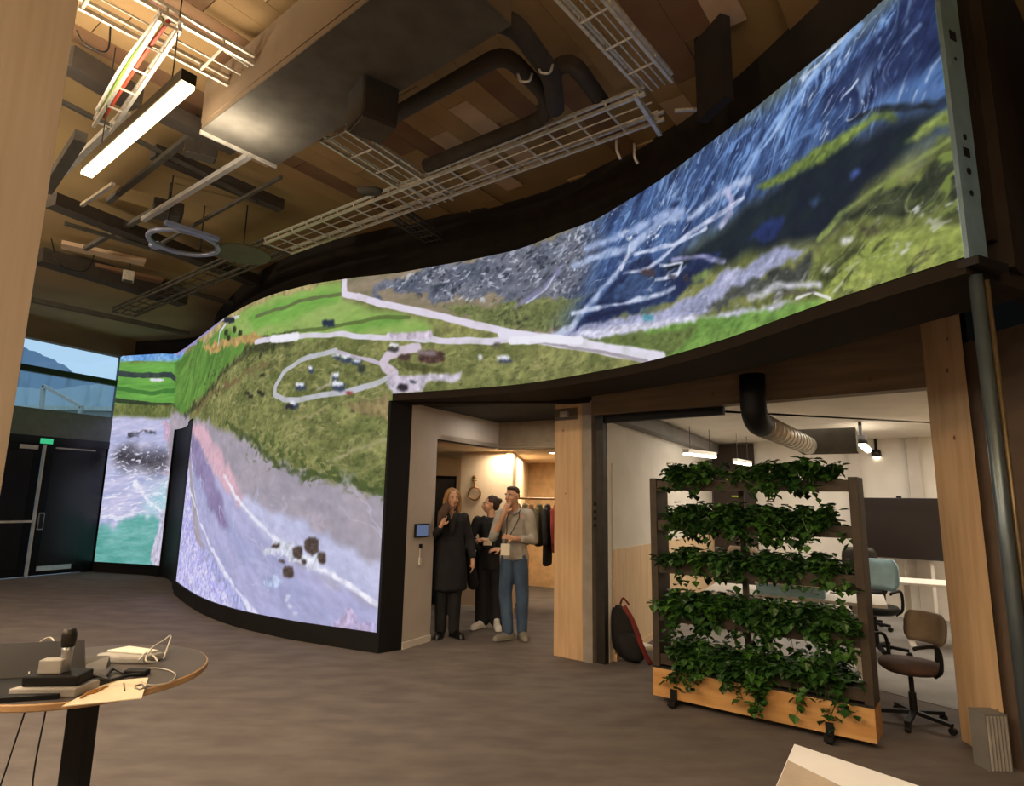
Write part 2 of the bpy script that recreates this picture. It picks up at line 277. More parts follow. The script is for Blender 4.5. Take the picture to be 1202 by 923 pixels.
 ('p',(40,44,40),(40,44,40),(20,20,0),.02,[(11.42,3.43),(11.44,3.43),(11.48,3.42),(11.48,3.4),(11.46,3.4),(11.43,3.41)]),
 ('p',(40,44,40),(40,44,40),(20,20,0),.02,[(11.36,3.39),(11.38,3.39),(11.41,3.39),(11.42,3.37),(11.39,3.36),(11.36,3.37)]),
 ('p',(70,102,160),(36,50,92),(3,14,48),.2,[(12.26,4.14),(12.36,4.29),(12.71,4.33),(13.07,4.34),(13.34,4.35),(13.6,4.36),(13.85,4.35),(14.08,4.34),(14.29,4.32),(14.48,4.31),(14.65,4.31),(14.8,4.31),(14.95,4.32),(15.05,4.34),(15.15,4.36),(15.26,4.36),(15.36,4.36),(15.45,4.37),(15.54,4.37),(15.63,4.37),(15.71,4.37),(15.78,4.38),(15.77,4.26),(15.76,4.14),(15.75,4.03),(15.73,3.92),(15.72,3.8),(15.71,3.69),(15.7,3.58),(15.69,3.47),(15.67,3.36),(15.66,3.25),(15.65,3.14),(15.64,3.03),(15.63,2.93),(15.55,3.02),(15.46,3.12),(15.37,3.23),(15.27,3.35),(15.16,3.47),(15.01,3.49),(14.84,3.5),(14.65,3.52),(14.47,3.53),(14.28,3.54),(14.06,3.55),(13.8,3.53),(13.57,3.51),(13.33,3.48),(13.04,3.37),(12.74,3.24),(12.45,3.21),(12.15,3.18),(11.82,3.14),(12.04,3.38),(12.25,3.62),(12.26,3.88)]),
 ('s',(120,158,214),.6,(6,26,45),.8,[(12.26,4.14),(12.36,4.29),(12.71,4.33),(13.07,4.34),(13.34,4.35),(13.6,4.36),(13.85,4.35),(13.84,4.17),(13.83,3.98),(13.82,3.8),(13.59,3.77),(13.35,3.73),(13.1,3.69),(12.85,3.65),(12.6,3.58),(12.36,3.51),(12.31,3.82)]),
 ('s',(200,210,228),.66,(16,20,20),.9,[(11.7,4.21),(12.04,4.23),(12.36,4.24),(12.63,4.27),(12.9,4.29),(13.17,4.29),(12.86,4.2),(12.56,4.09),(12.36,3.91),(12.15,3.73),(11.93,3.96)]),
 ('s',(112,156,224),.55,(5,30,50),.85,[(13.85,4.35),(14.08,4.34),(14.29,4.32),(14.48,4.31),(14.65,4.31),(14.8,4.31),(14.95,4.32),(15.15,4.33),(15.31,4.15),(15.22,4.12),(15.13,4.09),(15.03,4.06),(14.92,4.03),(14.81,4),(14.68,3.97),(14.55,3.91),(14.4,3.84),(14.24,3.77),(14.04,3.78),(13.82,3.8),(13.83,3.98),(13.84,4.17)]),
 ('s',(214,226,242),.66,(4,22,55),.95,[(14.29,4.3),(14.48,4.29),(14.65,4.29),(14.8,4.3),(14.94,4.3),(15.05,4.32),(15.15,4.34),(15.24,4.26),(15.14,4.21),(15.04,4.16),(14.93,4.11),(14.81,4.06),(14.65,3.99),(14.48,3.93)]),
 ('p',(44,58,104),(34,44,84),(3,5,55),.1,[(14.68,3.87),(14.78,3.94),(14.87,4),(14.97,4.07),(15.05,4.13),(15.14,4.19),(15.21,4.26),(15.29,4.34),(15.36,4.41),(15.53,4.35),(15.53,4.21),(15.52,4.07),(15.52,3.93),(15.52,3.8),(15.43,3.72),(15.32,3.73),(15.19,3.75),(15.07,3.75),(14.95,3.75)]),
 ('s',(120,150,205),.7,(6,26,55),.6,[(14.68,3.87),(14.78,3.94),(14.87,4),(14.97,4.07),(15.05,4.13),(15.14,4.19),(15.21,4.26),(15.29,4.34),(15.36,4.41),(15.53,4.35),(15.53,4.21),(15.52,4.07),(15.52,3.93),(15.52,3.8),(15.43,3.72),(15.32,3.73),(15.19,3.75),(15.07,3.75),(14.95,3.75)]),
 ('p',(92,132,196),(60,92,150),(2,12,50),.06,[(14.89,3.72),(15.1,3.76),(15.28,3.76),(15.4,3.76),(15.51,3.77),(15.5,3.64),(15.49,3.51),(15.34,3.56),(15.13,3.63)]),
 ('s',(190,206,230),.64,(4,22,50),.8,[(14.89,3.72),(15.03,3.73),(15.16,3.73),(15.27,3.74),(15.4,3.74),(15.51,3.75),(15.5,3.63),(15.49,3.51),(15.38,3.55),(15.26,3.58),(15.13,3.63)]),
 ('l',(36,40,48),.05,.06,[(14.89,3.73),(15.13,3.64),(15.34,3.56),(15.49,3.52)]),
 ('r',(142,182,236),.045,(1.6,9,50),.75,[(12.97,4.3),(13.2,4.33),(13.42,4.35),(13.64,4.35),(13.85,4.35),(14.08,4.34),(14.29,4.32),(14.48,4.31),(14.65,4.31),(14.8,4.31),(14.95,4.32),(15.05,4.34),(15.15,4.36),(15.27,4.38),(15.38,4.39),(15.46,4.17),(15.53,3.97),(15.52,3.81),(15.5,3.66),(15.49,3.51),(15.38,3.54),(15.26,3.58),(15.13,3.63),(14.99,3.62),(14.83,3.61),(14.65,3.6),(14.48,3.6),(14.29,3.61),(14.07,3.61),(13.72,3.7),(13.35,3.78),(13.16,4.04)]),
 ('r',(206,222,244),.016,(1.8,12,52),.8,[(12.97,4.3),(13.2,4.33),(13.42,4.35),(13.64,4.35),(13.85,4.35),(14.08,4.34),(14.29,4.32),(14.48,4.31),(14.65,4.31),(14.8,4.31),(14.95,4.32),(15.05,4.34),(15.15,4.36),(15.27,4.38),(15.38,4.39),(15.46,4.17),(15.53,3.97),(15.52,3.81),(15.5,3.66),(15.49,3.51),(15.38,3.54),(15.26,3.58),(15.13,3.63),(14.99,3.62),(14.83,3.61),(14.65,3.6),(14.48,3.6),(14.29,3.61),(14.07,3.61),(13.72,3.7),(13.35,3.78),(13.16,4.04)]),
 ('r',(22,30,58),.03,(1.5,8,48),.6,[(12.97,4.3),(13.2,4.33),(13.42,4.35),(13.64,4.35),(13.85,4.35),(14.08,4.34),(14.29,4.32),(14.48,4.31),(14.65,4.31),(14.8,4.31),(14.95,4.32),(15.05,4.34),(15.15,4.36),(15.27,4.38),(15.38,4.39),(15.46,4.17),(15.53,3.97),(15.52,3.81),(15.5,3.66),(15.49,3.51),(15.38,3.54),(15.26,3.58),(15.13,3.63),(14.99,3.62),(14.83,3.61),(14.65,3.6),(14.48,3.6),(14.29,3.61),(14.07,3.61),(13.72,3.7),(13.35,3.78),(13.16,4.04)]),
 ('r',(186,198,224),.02,(1.6,9,25),.8,[(11.7,4.12),(11.97,4.17),(12.24,4.21),(12.48,4.26),(12.72,4.29),(12.97,4.3),(13.3,4.11),(13.61,3.93),(13.9,3.75),(14.07,3.61),(13.83,3.58),(13.59,3.54),(13.33,3.48),(13.04,3.37),(12.74,3.24),(12.45,3.21),(12.15,3.18),(11.82,3.14),(11.78,3.46),(11.74,3.78)]),
 ('r',(190,190,206),.02,(2.2,12,18),.6,[(9.48,4.06),(9.87,4.09),(10.24,4.13),(10.59,4.16),(10.93,4.2),(11.27,4.22),(11.63,4.24),(12,4.24),(12.36,4.23),(12.56,3.89),(12.75,3.56),(12.49,3.55),(12.22,3.53),(11.93,3.51),(11.58,3.59),(11.24,3.66),(10.9,3.71),(10.56,3.76),(10.21,3.81),(9.86,3.93)]),
 ('r',(30,36,50),.03,(2.2,10,18),.5,[(9.48,4.06),(9.87,4.09),(10.24,4.13),(10.59,4.16),(10.93,4.2),(11.27,4.22),(11.63,4.24),(12,4.24),(12.36,4.23),(12.56,3.89),(12.75,3.56),(12.49,3.55),(12.22,3.53),(11.93,3.51),(11.58,3.59),(11.24,3.66),(10.9,3.71),(10.56,3.76),(10.21,3.81),(9.86,3.93)]),
 ('l',(128,168,228),.049,.04,[(13.81,3.73),(14.02,3.89),(14.17,3.97),(14.31,4.04),(14.48,4.09),(14.64,4.15),(14.76,4.18),(14.88,4.22),(14.99,4.25)]),
 ('l',(150,184,236),.034999999999999996,.04,[(13.92,3.76),(14.18,3.93),(14.32,4),(14.46,4.06),(14.58,4.13),(14.7,4.19)]),
 ('l',(96,134,200),.034999999999999996,.04,[(13.35,3.78),(13.64,3.98),(13.84,4.12),(14.11,4.16)]),
 ('l',(110,150,214),.027999999999999997,.04,[(13.05,3.77),(13.35,3.94),(13.48,4.13)]),
 ('l',(206,220,240),.0245,.04,[(14.6,4.19),(14.8,4.26),(15,4.3),(15.1,4.31)]),
 ('l',(196,212,236),.020999999999999998,.04,[(14.85,3.91),(14.91,3.92),(14.96,3.95)]),
 ('l',(170,190,226),.020999999999999998,.04,[(14.58,4.22),(14.68,4.27),(14.76,4.26)]),
 ('l',(90,128,190),.034999999999999996,.04,[(14.25,3.8),(14.48,3.84),(14.67,3.83)]),
 ('l',(130,160,214),.027999999999999997,.04,[(15.22,3.98),(15.26,4),(15.29,4.02)]),
 ('p',(36,46,48),(28,32,48),(2,4,30),.05,[(13.04,3.49),(13.34,3.51),(13.62,3.51),(13.85,3.57),(14.07,3.61),(14.27,3.62),(14.46,3.62),(14.62,3.63),(14.77,3.63),(14.96,3.6),(15.13,3.58),(15.25,3.53),(15.37,3.49),(15.22,3.38),(15.06,3.3),(14.85,3.23),(14.64,3.12),(14.39,3.17),(14.04,3.25),(13.7,3.27),(13.23,3.34),(12.79,3.39)]),
 ('p',(40,54,112),(34,44,84),(3,3,0),.08,[(14.05,3.4),(14.22,3.45),(14.37,3.41),(14.33,3.32),(14.17,3.31)]),
 ('p',(60,86,160),(44,60,110),(3,3,0),.04,[(14.85,3.4),(14.91,3.42),(14.93,3.39),(14.87,3.36)]),
 ('p',(70,100,150),(44,60,90),(3,3,0),.04,[(14.57,3.37),(14.65,3.38),(14.67,3.34),(14.61,3.33)]),
 ('p',(122,144,60),(72,88,42),(5,10,35),.05,[(14.11,3.67),(14.29,3.67),(14.46,3.68),(14.61,3.69),(14.75,3.71),(14.94,3.69),(15.11,3.65),(15.14,3.59),(14.94,3.63),(14.8,3.62),(14.65,3.6),(14.47,3.6),(14.27,3.6)]),
 ('s',(40,50,34),.6,(8,16,35),.8,[(14.11,3.67),(14.29,3.67),(14.46,3.68),(14.61,3.69),(14.75,3.71),(14.94,3.69),(15.11,3.65),(15.14,3.59),(14.94,3.63),(14.8,3.62),(14.65,3.6),(14.47,3.6),(14.27,3.6)]),
 ('p',(118,126,58),(76,82,44),(4,8,35),.05,[(15.67,3.31),(15.66,3.2),(15.65,3.09),(15.63,2.98),(15.62,2.87),(15.61,2.77),(15.6,2.66),(15.59,2.56),(15.49,2.58),(15.39,2.6),(15.29,2.63),(15.17,2.65),(15.05,2.69),(14.89,2.69),(14.71,2.69),(14.52,2.7),(14.16,2.71),(14.02,2.95),(14.4,2.95),(14.62,3.08),(14.84,3.13),(15.05,3.22),(15.21,3.3),(15.32,3.38),(15.45,3.36),(15.56,3.33)]),
 ('p',(140,156,72),(100,116,52),(5,10,25),.05,[(15.19,3.44),(15.29,3.47),(15.44,3.45),(15.51,3.42),(15.5,3.32),(15.32,3.4)]),
 ('p',(44,50,38),(64,70,48),(5,9,35),.1,[(14.74,3.18),(14.9,3.21),(15.05,3.23),(15.23,3.27),(15.37,3.28),(15.5,3.28),(15.48,3.12),(15.47,2.96),(15.36,2.99),(15.25,3.01),(15.12,3.05),(14.99,3.07),(14.84,3.1)]),
 ('s',(196,200,196),.64,(7,16,25),.9,[(14.9,3.16),(15.02,3.17),(15.14,3.18),(15.25,3.18),(15.35,3.18),(15.45,3.18),(15.44,2.97),(15.29,3.01),(15.12,3.04)]),
 ('s',(120,138,56),.57,(5,12,35),.85,[(14.74,3.18),(14.9,3.22),(15.05,3.25),(15.23,3.29),(15.36,3.32),(15.48,3.34),(15.46,3.2),(15.45,3.07),(15.43,2.93),(15.29,2.98),(15.12,3.04),(14.94,3.11)]),
 ('l',(132,148,70),.04,.05,[(14.63,3.13),(14.85,3.22),(14.98,3.25),(15.1,3.28),(15.28,3.32),(15.43,3.37)]),
 ('p',(128,142,58),(152,160,72),(5,9,20),.05,[(14.52,2.74),(14.74,2.88),(14.86,2.94),(14.98,2.99),(15.16,2.95),(15.32,2.92),(15.46,2.88),(15.44,2.7),(15.32,2.71),(15.19,2.71),(15.05,2.71),(14.89,2.72),(14.72,2.73)]),
 ('s',(60,62,38),.6,(7,15,20),.8,[(14.18,2.94),(14.39,2.95),(14.58,2.97),(14.75,2.98),(14.98,3.03),(15.11,2.98),(15.22,2.95),(15.33,2.92),(15.43,2.88),(15.41,2.73),(15.3,2.73),(15.18,2.73),(15.05,2.73),(14.91,2.75),(14.76,2.76),(14.59,2.78),(14.4,2.85)]),
 ('s',(206,200,190),.69,(6,15,20),.9,[(14.4,2.89),(14.58,2.94),(14.75,2.98),(14.98,3.03),(15.11,3.01),(15.23,3),(15.34,2.98),(15.44,2.97),(15.42,2.77),(15.32,2.78),(15.21,2.78),(15.09,2.79),(14.96,2.8),(14.81,2.81),(14.62,2.85)]),
 ('p',(226,222,226),(226,222,226),(20,20,0),.02,[(14.77,3.07),(14.79,3.07),(14.85,3.05),(14.84,3.02),(14.81,3.03),(14.77,3.05)]),
 ('p',(220,216,214),(220,216,214),(20,20,0),.02,[(14.64,2.95),(14.66,2.95),(14.7,2.93),(14.7,2.91),(14.67,2.91),(14.63,2.93)]),
 ('p',(60,56,44),(100,98,60),(20,20,0),.02,[(14.86,3.09),(14.9,3.09),(14.99,3.05),(14.99,3),(14.94,3.02),(14.86,3.06)]),
 ('l',(228,224,228),.02,.02,[(14.67,2.75),(14.56,2.83),(14.43,2.83)]),
 ('r',(176,182,110),.025,(2.5,9,30),.6,[(14.02,2.95),(14.24,3),(14.44,3.04),(14.62,3.08),(14.84,3.13),(15.05,3.22),(15.21,3.3),(15.35,3.32),(15.47,3.34),(15.46,3.22),(15.45,3.1),(15.44,2.97),(15.43,2.85),(15.41,2.73),(15.3,2.73),(15.18,2.73),(15.05,2.73),(14.89,2.73),(14.72,2.73),(14.52,2.74),(14.29,2.84)]),
 ('r',(44,50,30),.035,(2.5,8,30),.7,[(14.02,2.95),(14.24,3),(14.44,3.04),(14.62,3.08),(14.84,3.13),(15.05,3.22),(15.21,3.3),(15.35,3.32),(15.47,3.34),(15.46,3.22),(15.45,3.1),(15.44,2.97),(15.43,2.85),(15.41,2.73),(15.3,2.73),(15.18,2.73),(15.05,2.73),(14.89,2.73),(14.72,2.73),(14.52,2.74),(14.29,2.84)]),
 ('r',(214,210,200),.012,(3,10,25),.7,[(14.02,2.95),(14.24,3),(14.44,3.04),(14.62,3.08),(14.84,3.13),(15.05,3.22),(15.21,3.3),(15.35,3.32),(15.47,3.34),(15.46,3.22),(15.45,3.1),(15.44,2.97),(15.43,2.85),(15.41,2.73),(15.3,2.73),(15.18,2.73),(15.05,2.73),(14.89,2.73),(14.72,2.73),(14.52,2.74),(14.29,2.84)]),
 ('p',(176,178,212),(134,138,172),(3,7,20),.06,[(11.71,3.16),(12.25,3.21),(12.6,3.17),(12.93,3.13),(13.32,3.16),(13.69,3.22),(14.04,3.22),(14.39,3.19),(14.52,3.09),(14.23,3.08),(13.94,3.01),(13.72,3),(13.5,2.97),(13.22,3),(12.93,3.03),(12.45,3.06),(11.93,3.09)]),
 ('p',(206,204,226),(176,178,206),(3,7,10),.04,[(11.82,3.12),(12.35,3.14),(12.74,3.09),(13.12,3.03),(13.44,2.98),(13.73,2.94),(14.02,2.89),(14.25,2.85),(14.46,2.81),(14.17,2.81),(13.93,2.84),(13.67,2.87),(13.31,2.93),(12.93,2.97),(12.64,3.01),(12.35,3.04)]),
 ('p',(50,54,48),(86,88,80),(4,8,20),.1,[(13.56,3.02),(13.86,3.06),(14.19,3.08),(14.55,3.06),(14.59,2.98),(14.37,2.93),(14.02,2.96),(13.68,2.97)]),
 ('s',(180,178,190),.62,(5,14,18),.8,[(13.56,3.02),(13.78,3.04),(13.99,3.06),(14.19,3.07),(14.4,3.05),(14.58,3.04),(14.56,2.87),(14.35,2.89),(14.11,2.91),(13.85,2.94)]),
 ('l',(200,198,210),.06,.05,[(14.02,2.95),(14.33,2.93),(14.59,2.85)]),
 ('l',(90,84,76),.04,.05,[(14.22,2.89),(14.53,2.84)]),
 ('r',(84,88,120),.03,(2.2,9,18),.6,[(11.71,3.16),(12.25,3.21),(12.6,3.17),(12.93,3.13),(13.32,3.16),(13.69,3.22),(14.04,3.22),(14.39,3.19),(14.52,3.09),(14.23,3.08),(13.94,3.01),(13.72,3),(13.5,2.97),(13.22,3),(12.93,3.03),(12.64,3.07),(12.35,3.1),(12.04,3.13)]),
 ('r',(226,226,240),.02,(2.2,9,18),.6,[(11.71,3.16),(12.25,3.21),(12.6,3.17),(12.93,3.13),(13.32,3.16),(13.69,3.22),(14.04,3.22),(14.39,3.19),(14.52,3.09),(14.23,3.08),(13.94,3.01),(13.72,3),(13.5,2.97),(13.22,3),(12.93,3.03),(12.64,3.07),(12.35,3.1),(12.04,3.13)]),
 ('p',(34,40,74),(44,62,104),(3,8,20),.05,[(12.06,3.16),(12.31,3.35),(12.55,3.54),(12.87,3.68),(13.24,3.42),(13.52,3.45),(13.79,3.4),(13.51,3.22),(13.23,3.18),(12.74,3.19),(12.35,3.19)]),
 ('p',(60,84,130),(46,60,100),(3,8,20),.05,[(12.57,3.45),(12.75,3.58),(12.99,3.47),(13.23,3.28),(12.84,3.29),(12.55,3.36)]),
 ('s',(190,196,214),.66,(7,16,15),.8,[(12.75,3.58),(13.04,3.51),(13.33,3.43),(13.7,3.38),(13.51,3.25),(13.04,3.36)]),
 ('p',(120,140,70),(80,90,60),(3,3,0),.03,[(13.44,3.3),(13.61,3.3),(13.64,3.26),(13.49,3.24)]),
 ('l',(188,200,232),.0765,.025,[(11.71,3.14),(12.02,3.22),(12.36,3.43),(12.57,3.6),(12.77,3.77),(12.91,3.83)]),
 ('l',(170,188,228),.085,.025,[(12.06,3.8),(12.36,3.82),(12.75,3.8),(13.11,3.88),(13.35,3.84)]),
 ('l',(196,206,234),.051,.025,[(12.06,3.33),(12.35,3.33),(12.74,3.3),(13.25,3.28)]),
 ('l',(200,208,236),.0425,.025,[(12.67,3.58),(12.95,3.53),(13.09,3.56),(13.34,3.64),(13.63,3.67),(13.81,3.68),(14,3.69)]),
 ('l',(158,178,224),.085,.025,[(12.26,3.95),(12.66,3.94),(13.06,3.93),(13.35,3.88)]),
 ('l',(176,192,230),.0765,.025,[(13.43,3.79),(13.71,3.81),(13.91,3.82),(14.08,3.78)]),
 ('l',(186,186,226),.059500000000000004,.025,[(13.77,3.57),(13.88,3.64),(13.9,3.73),(13.84,3.84)]),
 ('l',(196,206,236),.034,.025,[(12.8,3.7),(13.24,3.64),(13.62,3.63)]),
 ('l',(150,150,200),.0425,.025,[(13.24,3.51),(13.52,3.44),(13.79,3.31)]),
 ('l',(206,214,236),.029750000000000002,.025,[(13.09,3.51),(13.33,3.45),(13.28,3.38),(13.04,3.4)]),
 ('l',(200,210,236),.029750000000000002,.025,[(12.65,3.61),(12.73,3.72),(12.75,3.83)]),
 ('l',(130,128,170),.0765,.025,[(11.34,3.54),(11.71,3.68),(11.93,3.86)]),
 ('l',(190,196,224),.0255,.025,[(11.47,3.57),(11.71,3.67),(11.84,3.79)]),
 ('s',(226,230,242),.68,(8,18,25),.9,[(12.36,3.84),(12.62,3.87),(12.89,3.88),(13.15,3.88),(13.42,3.86),(13.67,3.84),(13.91,3.82),(14.08,3.76),(13.89,3.63),(13.67,3.63),(13.44,3.62),(13.19,3.6),(12.95,3.58),(12.65,3.71)]),
 ('p',(70,60,66),(70,60,66),(20,20,0),.02,[(12.86,3.53),(12.91,3.53),(13.03,3.49),(13.03,3.44),(12.96,3.45),(12.86,3.49)]),
 ('p',(56,50,60),(56,50,60),(20,20,0),.02,[(13.35,3.35),(13.37,3.35),(13.42,3.33),(13.42,3.29),(13.39,3.29),(13.35,3.31)]),
 ('p',(60,56,70),(60,56,70),(20,20,0),.02,[(13.2,3.39),(13.22,3.39),(13.27,3.37),(13.27,3.34),(13.24,3.35),(13.19,3.37)]),
 ('p',(118,160,66),(94,134,54),(2.5,6,15),.04,[(12.35,2.97),(12.72,2.99),(13.12,2.97),(13.45,2.94),(13.76,2.9),(14.17,2.84),(14.49,2.8),(14.61,2.75),(14.52,2.69),(14.29,2.68),(14.03,2.67),(13.75,2.66),(13.4,2.66),(13.04,2.67),(12.7,2.82)]),
 ('p',(104,122,58),(84,96,48),(3,6,10),.06,[(11.82,3.12),(12.2,3.07),(12.55,3.02),(12.83,2.99),(13.12,2.96),(13.5,2.89),(13.31,2.81),(13.04,2.72),(12.75,2.82),(12.46,2.91),(12.15,3.01)]),
 ('p',(70,150,170),(70,150,170),(20,20,0),.02,[(12.88,3.14),(12.92,3.14),(13.01,3.11),(13.01,3.06),(12.96,3.07),(12.88,3.1)]),
 ('r',(70,78,40),.03,(1.2,5,12),.5,[(1.72,4.75),(4.99,4.09),(6.58,3.78),(7.45,3.63),(8.06,3.55),(8.56,3.48),(9,3.44),(9.4,3.39),(9.77,3.36),(10.12,3.3),(10.45,3.25),(10.77,3.2),(11.08,3.16),(11.39,3.1),(11.72,3.04),(12.04,2.97),(12.35,2.9),(12.64,2.84),(12.92,2.77),(12.64,2.76),(12.35,2.73),(12.04,2.71),(11.72,2.67),(11.4,2.68),(11.09,2.69),(10.78,2.68),(10.46,2.68),(10.13,2.67),(9.79,2.67),(9.8,2.38),(9.82,2.1),(9.83,1.82),(9.84,1.55),(9.47,1.65),(9.07,1.76),(8.65,1.88),(8.15,2.01),(7.55,2.15),(6.9,2.33),(5.92,2.56),(4.04,2.91),(2.48,3.58),(2,4.17)]),
 ('r',(176,160,108),.02,(1.2,5,12),.5,[(1.72,4.75),(4.99,4.09),(6.58,3.78),(7.45,3.63),(8.06,3.55),(8.56,3.48),(9,3.44),(9.4,3.39),(9.77,3.36),(10.12,3.3),(10.45,3.25),(10.77,3.2),(11.08,3.16),(11.39,3.1),(11.72,3.04),(12.04,2.97),(12.35,2.9),(12.64,2.84),(12.92,2.77),(12.64,2.76),(12.35,2.73),(12.04,2.71),(11.72,2.67),(11.4,2.68),(11.09,2.69),(10.78,2.68),(10.46,2.68),(10.13,2.67),(9.79,2.67),(9.8,2.38),(9.82,2.1),(9.83,1.82),(9.84,1.55),(9.47,1.65),(9.07,1.76),(8.65,1.88),(8.15,2.01),(7.55,2.15),(6.9,2.33),(5.92,2.56),(4.04,2.91),(2.48,3.58),(2,4.17)]),
 ('l',(214,206,226),.075,.02,[(7.29,3.64),(8.01,3.59),(8.26,3.58),(9.01,3.51),(9.65,3.4),(10.23,3.32),(10.56,3.28),(10.87,3.24),(11.29,3.21),(11.71,3.17),(11.93,3.11)]),
 ('l',(235,232,245),.12,.02,[(7.72,3.61),(8.23,3.57)]),
 ('l',(218,208,228),.085,.02,[(9,4.27),(9.02,4.01),(9.62,3.81),(10.22,3.63),(10.55,3.52),(10.87,3.42),(11.39,3.24),(11.82,3.14)]),
 ('l',(222,216,236),.12,.02,[(11.18,3.29),(11.5,3.21),(11.82,3.12),(12.35,2.96),(12.71,2.85),(13.07,2.73)]),
 ('l',(160,150,160),.03,.02,[(11.29,3.22),(11.82,3.08),(12.35,2.92),(12.64,2.83),(12.92,2.74)]),
 ('l',(232,230,242),.09,.02,[(11.29,3.2),(11.71,3.17),(12.15,3.05)]),
 ('l',(186,186,198),.07,.02,[(8.94,3.31),(8.63,3.29),(8.34,3.26),(8.03,3.13),(7.87,2.97),(7.87,2.86),(8.08,2.78),(8.39,2.76),(8.79,2.78),(9.19,2.8),(9.66,2.89),(9.82,2.96)]),
 ('l',(190,176,196),.05,.02,[(8.96,3.31),(9.29,3.2),(9.64,3.09)]),
 ('l',(206,188,206),.12,.02,[(9.84,2.96),(9.7,3.05),(9.66,3.11),(9.73,3.19),(9.91,3.23),(10.12,3.24)]),
 ('p',(206,190,208),(190,176,196),(3,3,0),.03,[(9.62,3.43),(9.88,3.44),(10.32,3.42),(10.34,3.32),(9.71,3.38)]),
 ('p',(208,192,212),(190,180,196),(3,3,0),.04,[(9.74,2.96),(10.25,2.93),(10.71,2.93),(10.68,2.86),(10.25,2.83),(10.19,2.72),(9.83,2.74),(9.74,2.87)]),
 ('p',(96,96,50),(80,84,42),(3,3,0),.05,[(9.86,3.1),(10.24,3.04),(10.57,2.96),(10.25,2.95),(9.91,3.01)]),
 ('l',(180,170,150),.05,.04,[(8.68,2.86),(8.9,2.92),(8.94,3.02)]),
 ('p',(60,70,90),(60,70,90),(20,20,0),.02,[(8.9,3.25),(8.93,3.26),(9.03,3.25),(9.03,3.2),(8.98,3.2),(8.9,3.22)]),
 ('p',(222,226,238),(222,226,238),(20,20,0),.02,[(8.89,3.28),(8.92,3.28),(9,3.27),(9,3.25),(8.96,3.24),(8.89,3.26)]),
 ('p',(60,70,90),(60,70,90),(20,20,0),.02,[(9.03,3.21),(9.08,3.22),(9.19,3.21),(9.19,3.15),(9.13,3.15),(9.03,3.17)]),
 ('p',(222,226,238),(222,226,238),(20,20,0),.02,[(9.03,3.24),(9.07,3.24),(9.16,3.23),(9.16,3.2),(9.11,3.2),(9.03,3.21)]),
 ('p',(60,70,90),(60,70,90),(20,20,0),.02,[(9.2,3.17),(9.25,3.18),(9.36,3.16),(9.36,3.11),(9.3,3.1),(9.21,3.12)]),
 ('p',(222,226,238),(222,226,238),(20,20,0),.02,[(9.2,3.19),(9.24,3.19),(9.33,3.18),(9.33,3.15),(9.28,3.15),(9.21,3.17)]),
 ('p',(60,70,90),(60,70,90),(20,20,0),.02,[(8.92,3.03),(8.95,3.04),(9.02,3.03),(9.03,2.95),(8.99,2.94),(8.92,2.96)]),
 ('p',(222,226,238),(222,226,238),(20,20,0),.02,[(8.91,3.04),(8.94,3.05),(9,3.04),(9,3),(8.97,2.99),(8.91,3.01)]),
 ('p',(60,70,90),(60,70,90),(20,20,0),.02,[(8.91,2.91),(8.97,2.93),(9.12,2.91),(9.13,2.83),(9.05,2.82),(8.92,2.85)]),
 ('p',(222,226,238),(222,226,238),(20,20,0),.02,[(8.92,2.93),(8.97,2.94),(9.09,2.92),(9.09,2.88),(9.02,2.88),(8.92,2.89)]),
 ('p',(60,70,90),(60,70,90),(20,20,0),.02,[(8.29,2.95),(8.35,2.96),(8.48,2.94),(8.49,2.87),(8.42,2.86),(8.3,2.89)]),
 ('p',(222,226,238),(222,226,238),(20,20,0),.02,[(8.29,2.97),(8.34,2.97),(8.45,2.96),(8.45,2.92),(8.39,2.92),(8.3,2.94)]),
 ('p',(60,70,90),(60,70,90),(20,20,0),.02,[(8.51,3.14),(8.53,3.16),(8.6,3.14),(8.61,3.07),(8.57,3.06),(8.51,3.08)]),
 ('p',(222,226,238),(222,226,238),(20,20,0),.02,[(8.5,3.16),(8.52,3.17),(8.57,3.16),(8.58,3.12),(8.55,3.11),(8.5,3.13)]),
 ('p',(60,70,90),(60,70,90),(20,20,0),.02,[(8.2,2.73),(8.25,2.74),(8.37,2.72),(8.37,2.66),(8.31,2.65),(8.21,2.68)]),
 ('p',(222,226,238),(222,226,238),(20,20,0),.02,[(8.2,2.75),(8.24,2.75),(8.33,2.74),(8.34,2.71),(8.28,2.7),(8.2,2.72)]),
 ('p',(54,60,50),(54,60,50),(20,20,0),.02,[(9.29,3.09),(9.32,3.11),(9.41,3.09),(9.42,3.03),(9.37,3.02),(9.29,3.04)]),
 ('p',(44,44,50),(44,44,50),(20,20,0),.02,[(8.13,2.71),(8.17,2.72),(8.28,2.7),(8.29,2.65),(8.23,2.64),(8.13,2.66)]),
 ('p',(150,50,50),(150,50,50),(20,20,0),.02,[(9.14,2.8),(9.17,2.8),(9.25,2.79),(9.25,2.76),(9.21,2.76),(9.14,2.77)]),
 ('p',(96,66,56),(60,44,40),(20,20,0),.02,[(10.14,3.18),(10.24,3.21),(10.47,3.17),(10.47,3.06),(10.34,3.04),(10.14,3.09)]),
 ('p',(130,110,110),(130,110,110),(20,20,0),.02,[(10.13,3.21),(10.19,3.21),(10.35,3.19),(10.35,3.14),(10.26,3.14),(10.13,3.17)]),
 ('p',(74,54,50),(74,54,50),(20,20,0),.02,[(9.85,3.17),(9.9,3.19),(10.02,3.17),(10.02,3.11),(9.96,3.1),(9.86,3.13)]),
 ('p',(70,66,66),(70,66,66),(20,20,0),.02,[(9.7,3.28),(9.75,3.29),(9.87,3.28),(9.87,3.22),(9.81,3.22),(9.71,3.24)]),
